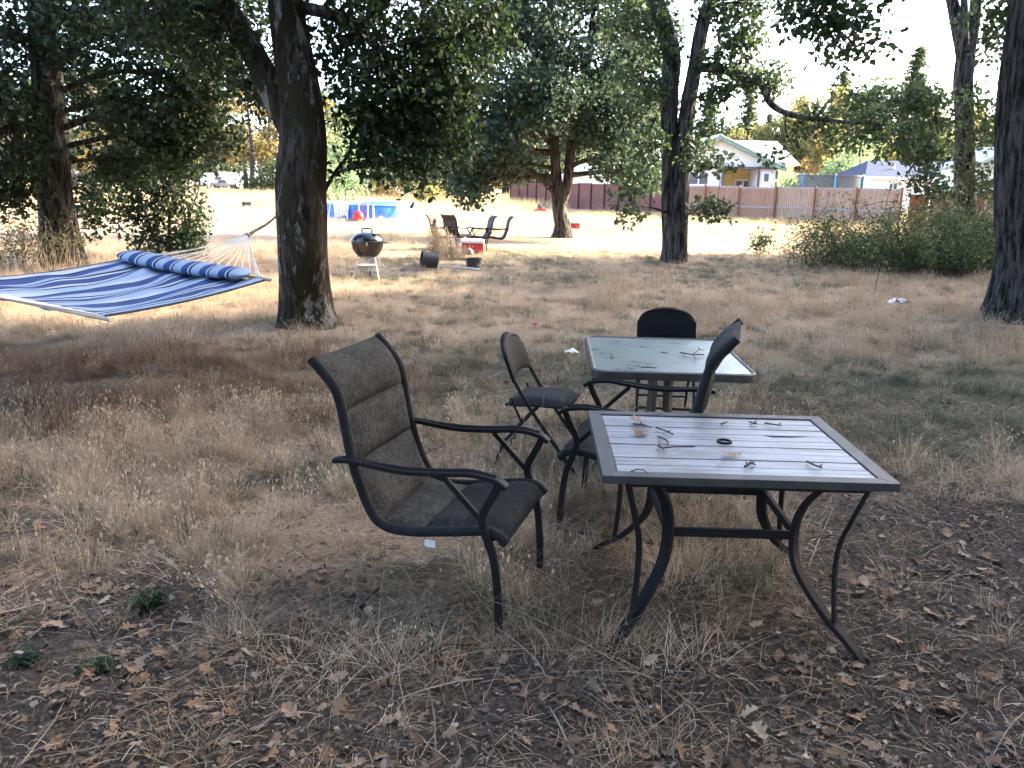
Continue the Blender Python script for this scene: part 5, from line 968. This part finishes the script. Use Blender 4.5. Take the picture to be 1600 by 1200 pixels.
canes('dry_grass_clump', 'tall dry stalks growing over the fire pit', 686, 403, .28, .22, .62, 90, DRYL, 46, .03, 1, cat='grass', arch=.3, stem=STALK)
canes('dry_grass_clump', 'dry tussock between the fire pit and the red cooler', 708, 406, .35, .3, .25, 60, DRYL, 47, .03, 2, cat='grass', arch=.4, stem=STALK)
def weed(label, u, v, r_, h, n, leaf, seed, size):
    rng = np.random.default_rng(seed); p = atz(u, v); root = thing('weed', label, 'weed', (p.x, p.y, float(hgt(p.x, p.y)))); m = MB(); cs = []
    for k in range(n):
        a = rng.uniform(0, 6.283); e = (math.cos(a) * r_ * rng.uniform(.3, 1), math.sin(a) * r_ * rng.uniform(.3, 1), h * rng.uniform(.4, 1)); m.tube([(0, 0, -.01), (e[0] * .4, e[1] * .4, e[2] * .7), e], .0015, 4, cap=False); cs += [e, (e[0] * .6, e[1] * .6, e[2] * .8)]
    m.build('stalks', TWIG, root)['kind'] = 'stuff'
    V, T, rn = leaf_cloud(rng, cs, 6, .016, size, True, .8, .6); link('foliage', np_mesh('foliage', V, T, {'rnd': rn}), root, leaf)
GW = leafmat('fresh_weed_leaves', (.018, .036, .015), (.036, .062, .025), .3)
weed('small dark green weed in the bare soil at lower left', 232, 952, .07, .08, 16, GW, 51, .028)
weed('little green weed near the left edge of the bare soil', 48, 1040, .05, .05, 10, GW, 52, .024)
weed('low green weed right of the one at the left edge', 150, 1052, .05, .035, 9, GW, 53, .022)
weed('tiny green weed in front of the padded chair', 676, 1022, .03, .05, 8, GW, 54, .02)

# ---- fallen leaves: single leaves are parts of the ground, crumbs are one mass
rng = np.random.default_rng(77); cnt = 0; pos = []
while cnt < 290:
    u, v = rng.uniform(-30, 1630), rng.uniform(820, 1215); p = atz(u, v); lv = float(zone(p.x, p.y)[0])
    if rng.uniform() < .55 * lv or (fbm(p.x * 1.5, p.y * 1.5, 61) < .42): continue
    o = link('leaf', LEAVES[rng.integers(8)], ground); s = rng.uniform(.42, .95); o.location = (p.x, p.y, float(hgt(p.x, p.y)) + .004); o.rotation_euler = (rng.normal() * .25, rng.normal() * .25, rng.uniform(0, 6.283)); o.scale = (s, s, s); cnt += 1
def litter_mesh(n, seed):
    rg = np.random.default_rng(seed); r_ = np.sqrt(rg.uniform(0, 1, n)); X = rg.uniform(-4.5, 6.5, n); Y = 1.7 + rg.uniform(0, 1, n) ** 1.3 * 6.2
    lv, gr, ru, so_ = zone(X, Y); keep = rg.uniform(0, 1, n) < (.25 + .75 * so_) * np.clip(1.25 - np.abs(X) / (1.2 + .75 * Y) * .9, 0, 1); X, Y = X[keep], Y[keep]; n = len(X)
    Z = hgt(X, Y) + rg.uniform(.001, .014, n); a = rg.uniform(0, 6.283, n); s = .005 + .036 * rg.uniform(0, 1, n) ** 3
    L = np.array([(-.5, 0, 0), (-.1, -.36, .12), (.28, -.24, .05), (.5, .05, .18), (.12, .33, .02), (-.25, .26, .16), (0, 0, -.04)]); T = np.array([(6, 0, 1), (6, 1, 2), (6, 2, 3), (6, 3, 4), (6, 4, 5), (6, 5, 0)])
    J = L[None] * rg.uniform(.6, 1.3, (n, 7, 1)); J[..., 2] *= rg.uniform(-1.6, 2.2, (n, 1)); J[..., 1] *= rg.uniform(.35, 1, (n, 1)); t = rg.normal(size=(n, 2)) * .35
    c, sn = np.cos(a)[:, None], np.sin(a)[:, None]; V = np.stack([X[:, None] + s[:, None] * (J[..., 0] * c - J[..., 1] * sn), Y[:, None] + s[:, None] * (J[..., 0] * sn + J[..., 1] * c), Z[:, None] + s[:, None] * (J[..., 2] + J[..., 0] * t[:, :1] + J[..., 1] * t[:, 1:])], -1)
    V[..., 2] = np.maximum(V[..., 2], hgt(V[..., 0], V[..., 1]) + .0005)
    return np_mesh('leaf_litter', V.reshape(-1, 3), (T[None] + (np.arange(n) * 7)[:, None, None]).reshape(-1, 3), {'rnd': np.repeat(rg.uniform(0, 1, n), 7)})
LIT = leafmat('leaf_crumbs', (.038, .028, .020), (.145, .105, .074), .1, .85, cc=(.34, .29, .225))
lo_ = link('leaf_litter', litter_mesh(170000, 5), ground, LIT); lo_['kind'] = 'stuff'
# loose straw stems and thin twigs lying about
def lying(n, seed, Lr, wr, xr, yr, soilbias, lift=.03):
    rg = np.random.default_rng(seed); X = rg.uniform(*xr, n); Y = yr[0] + (yr[1] - yr[0]) * rg.uniform(0, 1, n) ** 1.3; lv = zone(X, Y)[0]; keep = rg.uniform(0, 1, n) < (1 - soilbias + soilbias * lv) * (np.abs(X) < 1.4 + .75 * Y); X, Y = X[keep], Y[keep]; n = len(X)
    a = rg.uniform(0, 6.283, n); L_ = rg.uniform(*Lr, n); w = rg.uniform(*wr, n); cv = rg.normal(size=n) * .25; k = np.linspace(-.5, .5, 4); PX = X[:, None] + L_[:, None] * (k * np.cos(a)[:, None] - cv[:, None] * (k ** 2) * np.sin(a)[:, None]); PY = Y[:, None] + L_[:, None] * (k * np.sin(a)[:, None] + cv[:, None] * (k ** 2) * np.cos(a)[:, None])
    PZ = hgt(PX, PY) + .003 + rg.uniform(0, 1, (n, 1)) ** 2 * lift + rg.normal(size=(n, 1)) * .06 * L_[:, None] * k[None] + rg.uniform(0, .02, (n, 1)) * (1 - 4 * k[None] ** 2)
    PZ = np.maximum(PZ, hgt(PX, PY) + .002)
    ox, oy = -np.sin(a)[:, None] * w[:, None] / 2, np.cos(a)[:, None] * w[:, None] / 2; V = np.stack([np.stack([PX + ox, PY + oy, PZ], -1), np.stack([PX, PY, PZ + w[:, None] * .6], -1), np.stack([PX - ox, PY - oy, PZ], -1)], 2).reshape(-1, 3)
    q_ = np.array([(i * 3 + j, i * 3 + j + 1, i * 3 + j + 4, i * 3 + j + 3) for i in range(3) for j in range(2)]); return np_mesh('lying_stems', V, (q_[None] + (np.arange(n) * 12)[:, None, None]).reshape(-1, 4), {'rnd': np.repeat(rg.uniform(0, 1, n), 12)})
def leaf_drift(n, seed):
    rg = np.random.default_rng(seed); VV = []; TT = []; rn = []; k0 = 0; made = 0
    geo = [(np.array([v.co[:] for v in me.vertices]), [tuple(p.vertices) for p in me.polygons]) for me in LEAVES]
    while made < n:
        x = rg.uniform(-4.5, 6.5); y = 1.7 + rg.uniform(0, 1) ** 1.2 * 5.5
        if abs(x) > 1.2 + .72 * y or fbm(x * 1.7, y * 1.7, 91) < .46 or rg.uniform() < .7 * float(zone(x, y)[0]): continue
        Vg, Fg = geo[rg.integers(8)]; s_ = rg.uniform(.28, .8); E_r = (Matrix.Rotation(rg.uniform(0, 6.283), 3, 'Z') @ Matrix.Rotation(rg.normal() * .45, 3, 'X') @ Matrix.Rotation(rg.normal() * .45, 3, 'Y')); P = Vg @ np.array(E_r).T * s_
        P = P + np.array([x, y, float(hgt(x, y)) - P[:, 2].min() * .6 + .002]); VV.append(P); rn += [rg.uniform()] * len(P)
        for f_ in Fg:
            for q_ in range(1, len(f_) - 1): TT.append((f_[0] + k0, f_[q_] + k0, f_[q_ + 1] + k0))
        k0 += len(P); made += 1
    return np_mesh('leaf_drift', np.concatenate(VV), TT, {'rnd': rn})
ld_ = link('leaf_drift', leaf_drift(1500, 14), ground, leafmat('drifted_leaves', (.075, .045, .028), (.23, .145, .082), .15, .75, cc=(.37, .28, .19))); ld_['kind'] = 'stuff'
STRAWL = leafmat('straw_stems', (.15, .098, .056), (.36, .262, .165), .2, .6, cc=(.54, .44, .32))
a1 = link('lying_straw', lying(42000, 8, (.02, .13), (.0012, .0025), (-5, 6.5), (1.7, 7), .35), ground, STRAWL); a1['kind'] = 'stuff'
a2 = link('lying_twigs', lying(700, 9, (.10, .42), (.003, .006), (-4, 5), (1.7, 6), .0, .01), ground, leafmat('twig_litter', (.05, .04, .032), (.17, .135, .10), 0, .8, cc=(.33, .28, .22))); a2['kind'] = 'stuff'

# ---- standing grass, instanced tufts
lib = bpy.data.collections.new('grass_library')
def blades(name, seed, n, hr, wr, spread, lean, mat, curve=.5, heads=0.0, mats=None):
    rg = np.random.default_rng(seed); r_ = spread * np.sqrt(rg.uniform(0, 1, n)); a = rg.uniform(0, 6.283, n); bx, by = r_ * np.cos(a), r_ * np.sin(a); h = rg.uniform(*hr, n); w = rg.uniform(*wr, n)
    la = a + rg.normal(size=n) * 1.1; ln = np.abs(rg.normal(size=n)) * lean; dx_, dy_ = np.cos(la) * ln, np.sin(la) * ln; fa = rg.uniform(0, 6.283, n); sx_, sy_ = np.cos(fa) * w / 2, np.sin(fa) * w / 2
    V = []; T = []; rn = []; ts = (0, .4, .75, 1)
    for i in range(n):
        b0 = len(V); c0 = rg.uniform(0, 1)
        for t in ts:
            x = bx[i] + dx_[i] * h[i] * (t * .45 + t * t * curve); y = by[i] + dy_[i] * h[i] * (t * .45 + t * t * curve); z = h[i] * (t - .32 * t * t * min(1.3, ln[i])) - .01; k = (1 - t * .75)
            V += [(x - sx_[i] * k, y - sy_[i] * k, z), (x + sx_[i] * k, y + sy_[i] * k, z)]; rn += [c0, c0]
        for j in range(3): q_ = b0 + j * 2; T += [(q_, q_ + 1, q_ + 3, q_ + 2)]
        if rg.uniform() < heads:
            tip = np.array(V[-1]); s = rg.uniform(.010, .02); b1 = len(V); V += [tuple(tip + d) for d in ((-s * .22, 0, 0), (s * .22, 0, 0), (s * .3, .002, s * 1.1), (-s * .3, -.002, s * 1.1), (0, -s * .22, 0), (0, s * .22, 0), (0, s * .3, s * 1.1), (0, -s * .3, s * 1.1))]; rn += [1.0] * 8; T += [(b1, b1 + 1, b1 + 2, b1 + 3), (b1 + 4, b1 + 5, b1 + 6, b1 + 7)]
    me = np_mesh(name, V, T, {'rnd': rn}); me.materials.append(mat); o = bpy.data.objects.new(name, me); lib.objects.link(o); return o
G_STRAW = bladem('dry_straw', [(.21, .138, .082), (.36, .258, .164), (.50, .385, .262), (.64, .545, .42)])
G_RUST_SHADE = bladem('shaded_rusty_straw', [(.075, .043, .026), (.16, .098, .060), (.28, .19, .12)])  # reddish blades, tone darkened to carry the hammock's shade
G_GREEN = bladem('grey_green_grass', [(.040, .050, .030), (.078, .088, .052), (.135, .135, .085), (.24, .21, .14)])
G_FIELD = bladem('golden_field_grass', [(.36, .265, .13), (.47, .37, .20), (.58, .48, .30)])
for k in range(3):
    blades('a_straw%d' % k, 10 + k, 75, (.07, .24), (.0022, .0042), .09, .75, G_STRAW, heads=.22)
    blades('b_rust%d' % k, 20 + k, 70, (.10, .30), (.0024, .0045), .10, .6, G_RUST_SHADE, heads=.1)
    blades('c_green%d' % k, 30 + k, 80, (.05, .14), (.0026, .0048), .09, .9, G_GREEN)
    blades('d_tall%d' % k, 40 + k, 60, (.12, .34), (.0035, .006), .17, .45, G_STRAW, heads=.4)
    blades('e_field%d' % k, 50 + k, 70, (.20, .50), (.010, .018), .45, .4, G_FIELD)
    blades('f_mat%d' % k, 60 + k, 60, (.08, .22), (.0022, .004), .10, 2.2, G_STRAW, curve=.2)
for lab_, u_, v_, s_ in (('grey-green grass tussock in the straw left of the padded chair', 312, 845, 1.5), ('grey-green grass tussock under the right side of the slatted table', 1150, 850, 1.25), ('dark grass tussock in the litter right of the slatted table', 1445, 1005, 1.1)):
    p = atz(u_, v_); o = link('grass_tussock', bpy.data.objects['c_green0'].data.copy()); o.location = (p.x, p.y, float(hgt(p.x, p.y)) - .01); o.scale = (s_, s_, s_); tag(o, lab_, 'grass')
names = sorted(o.name for o in lib.objects); IX = {k: [i for i, n_ in enumerate(names) if n_[0] == k] for k in 'abcdef'}
P_, R_, S_, I_ = [], [], [], []
def scatter(n, xr, yr, ypow, dens, seed, smin=.7, smax=1.25, fr=True):
    rg = np.random.default_rng(seed); X = rg.uniform(*xr, n); Y = yr[0] + (yr[1] - yr[0]) * rg.uniform(0, 1, n) ** ypow
    if fr: k = np.abs(X) < 1.5 + .72 * Y; X, Y = X[k], Y[k]
    kinds, pr = dens(X, Y, rg); k = rg.uniform(0, 1, len(X)) < pr; X, Y, kinds = X[k], Y[k], kinds[k]; n = len(X)
    P_.append(np.stack([X, Y, hgt(X, Y) - .005], -1)); R_.append(np.stack([rg.normal(size=n) * .22, rg.normal(size=n) * .22, rg.uniform(0, 6.283, n)], -1)); S_.append(rg.uniform(smin, smax, n)); I_.append(np.array([IX[c][int(q_)] for c, q_ in zip(kinds, rg.integers(0, 3, n))], np.int32))
def d_near(X, Y, rg):
    lv, gr, ru, so_ = zone(X, Y); q_ = rg.uniform(0, 1, len(X)); cl = fbm(X * 2.2, Y * 2.2, 71, 3); lf = sstep(.6, -.6, X) * (1 - sstep(6.2, 7.4, Y)); kind = np.where(q_ < .18 + .32 * lf, 'a', np.where(q_ < .72 + .14 * lf, 'f', 'c'))
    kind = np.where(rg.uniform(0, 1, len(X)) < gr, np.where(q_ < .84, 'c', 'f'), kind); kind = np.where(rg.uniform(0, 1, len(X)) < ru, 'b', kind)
    kind = np.where((Y > 8.6) & (gr < .4) & (q_ < .5) & (ru < .5) & (((X > 1.2) & (Y < 17)) | (X < -3.2)), 'd', kind); kind = np.where(lv < .35, 'f', kind)
    tb = ((X > .2) & (X < 1.9) & (Y > 2.5) & (Y < 4.2)); pr = np.clip(lv * (.12 + 1.3 * sstep(.38, .62, cl)) + .008, 0, 1); pr = np.where((kind == 'a') & (Y < 5) & (X > .3), pr * .25, pr); kind = np.where(tb & (kind == 'a'), 'b', kind); return kind, pr
scatter(9000, (-6, 7), (2.0, 6.2), 1.0, d_near, 1, .5, 1.05); scatter(17000, (-11, 13), (5.8, 13), 1.0, d_near, 2, .35, .9); scatter(12000, (-17, 17), (12, 23), 1.0, d_near, 3, .45, .95)
def d_field(X, Y, rg):
    cl = fbm(X * .35, Y * .35, 81, 3); return np.where(rg.uniform(0, 1, len(X)) < .9, 'e', 'c'), np.clip((.15 + 1.3 * sstep(.42, .65, cl)) * (.35 + .65 * sstep(26, 40, Y)), 0, 1)
scatter(9000, (-45, 40), (22, 62), 1.0, d_field, 4, .32, .7); scatter(6000, (-80, 45), (60, 130), 1.0, d_field, 5, .9, 2.0)
def d_fence(X, Y, rg): return np.full(len(X), 'e'), np.ones(len(X)) * np.exp(-np.abs((X - 20) + (Y - 44) + 1.4) * .45)
scatter(5000, (4, 22), (41, 56), 1.0, d_fence, 6, .35, .75)
P_ = np.concatenate(P_); R_ = np.concatenate(R_); S_ = np.concatenate(S_); I_ = np.concatenate(I_)
gme = bpy.data.meshes.new('grass'); gme.vertices.add(len(P_)); gme.vertices.foreach_set('co', P_.astype(np.float32).ravel())
at = gme.attributes.new('rot', 'FLOAT_VECTOR', 'POINT'); at.data.foreach_set('vector', R_.astype(np.float32).ravel()); at = gme.attributes.new('scl', 'FLOAT', 'POINT'); at.data.foreach_set('value', S_.astype(np.float32)); at = gme.attributes.new('idx', 'INT', 'POINT'); at.data.foreach_set('value', I_)
grass = link('grass', gme); grass['kind'] = 'stuff'; grass['label'] = 'dry straw-coloured grass over the clearing and field'; grass['category'] = 'grass'
ng = bpy.data.node_groups.new('grass_scatter', 'GeometryNodeTree'); ng.interface.new_socket('Geometry', in_out='INPUT', socket_type='NodeSocketGeometry'); ng.interface.new_socket('Geometry', in_out='OUTPUT', socket_type='NodeSocketGeometry')
gi = ng.nodes.new('NodeGroupInput'); go = ng.nodes.new('NodeGroupOutput'); ip = ng.nodes.new('GeometryNodeInstanceOnPoints'); ci = ng.nodes.new('GeometryNodeCollectionInfo'); ci.inputs['Collection'].default_value = lib; ci.inputs['Separate Children'].default_value = True; ci.inputs['Reset Children'].default_value = True
def na_(nm, ty): n = ng.nodes.new('GeometryNodeInputNamedAttribute'); n.data_type = ty; n.inputs['Name'].default_value = nm; return n.outputs['Attribute']
ip.inputs['Pick Instance'].default_value = True; ng.links.new(gi.outputs[0], ip.inputs['Points']); ng.links.new(ci.outputs[0], ip.inputs['Instance']); ng.links.new(na_('idx', 'INT'), ip.inputs['Instance Index']); ng.links.new(na_('rot', 'FLOAT_VECTOR'), ip.inputs['Rotation']); ng.links.new(na_('scl', 'FLOAT'), ip.inputs['Scale']); ng.links.new(ip.outputs[0], go.inputs[0])
md = grass.modifiers.new('scatter', 'NODES'); md.node_group = ng
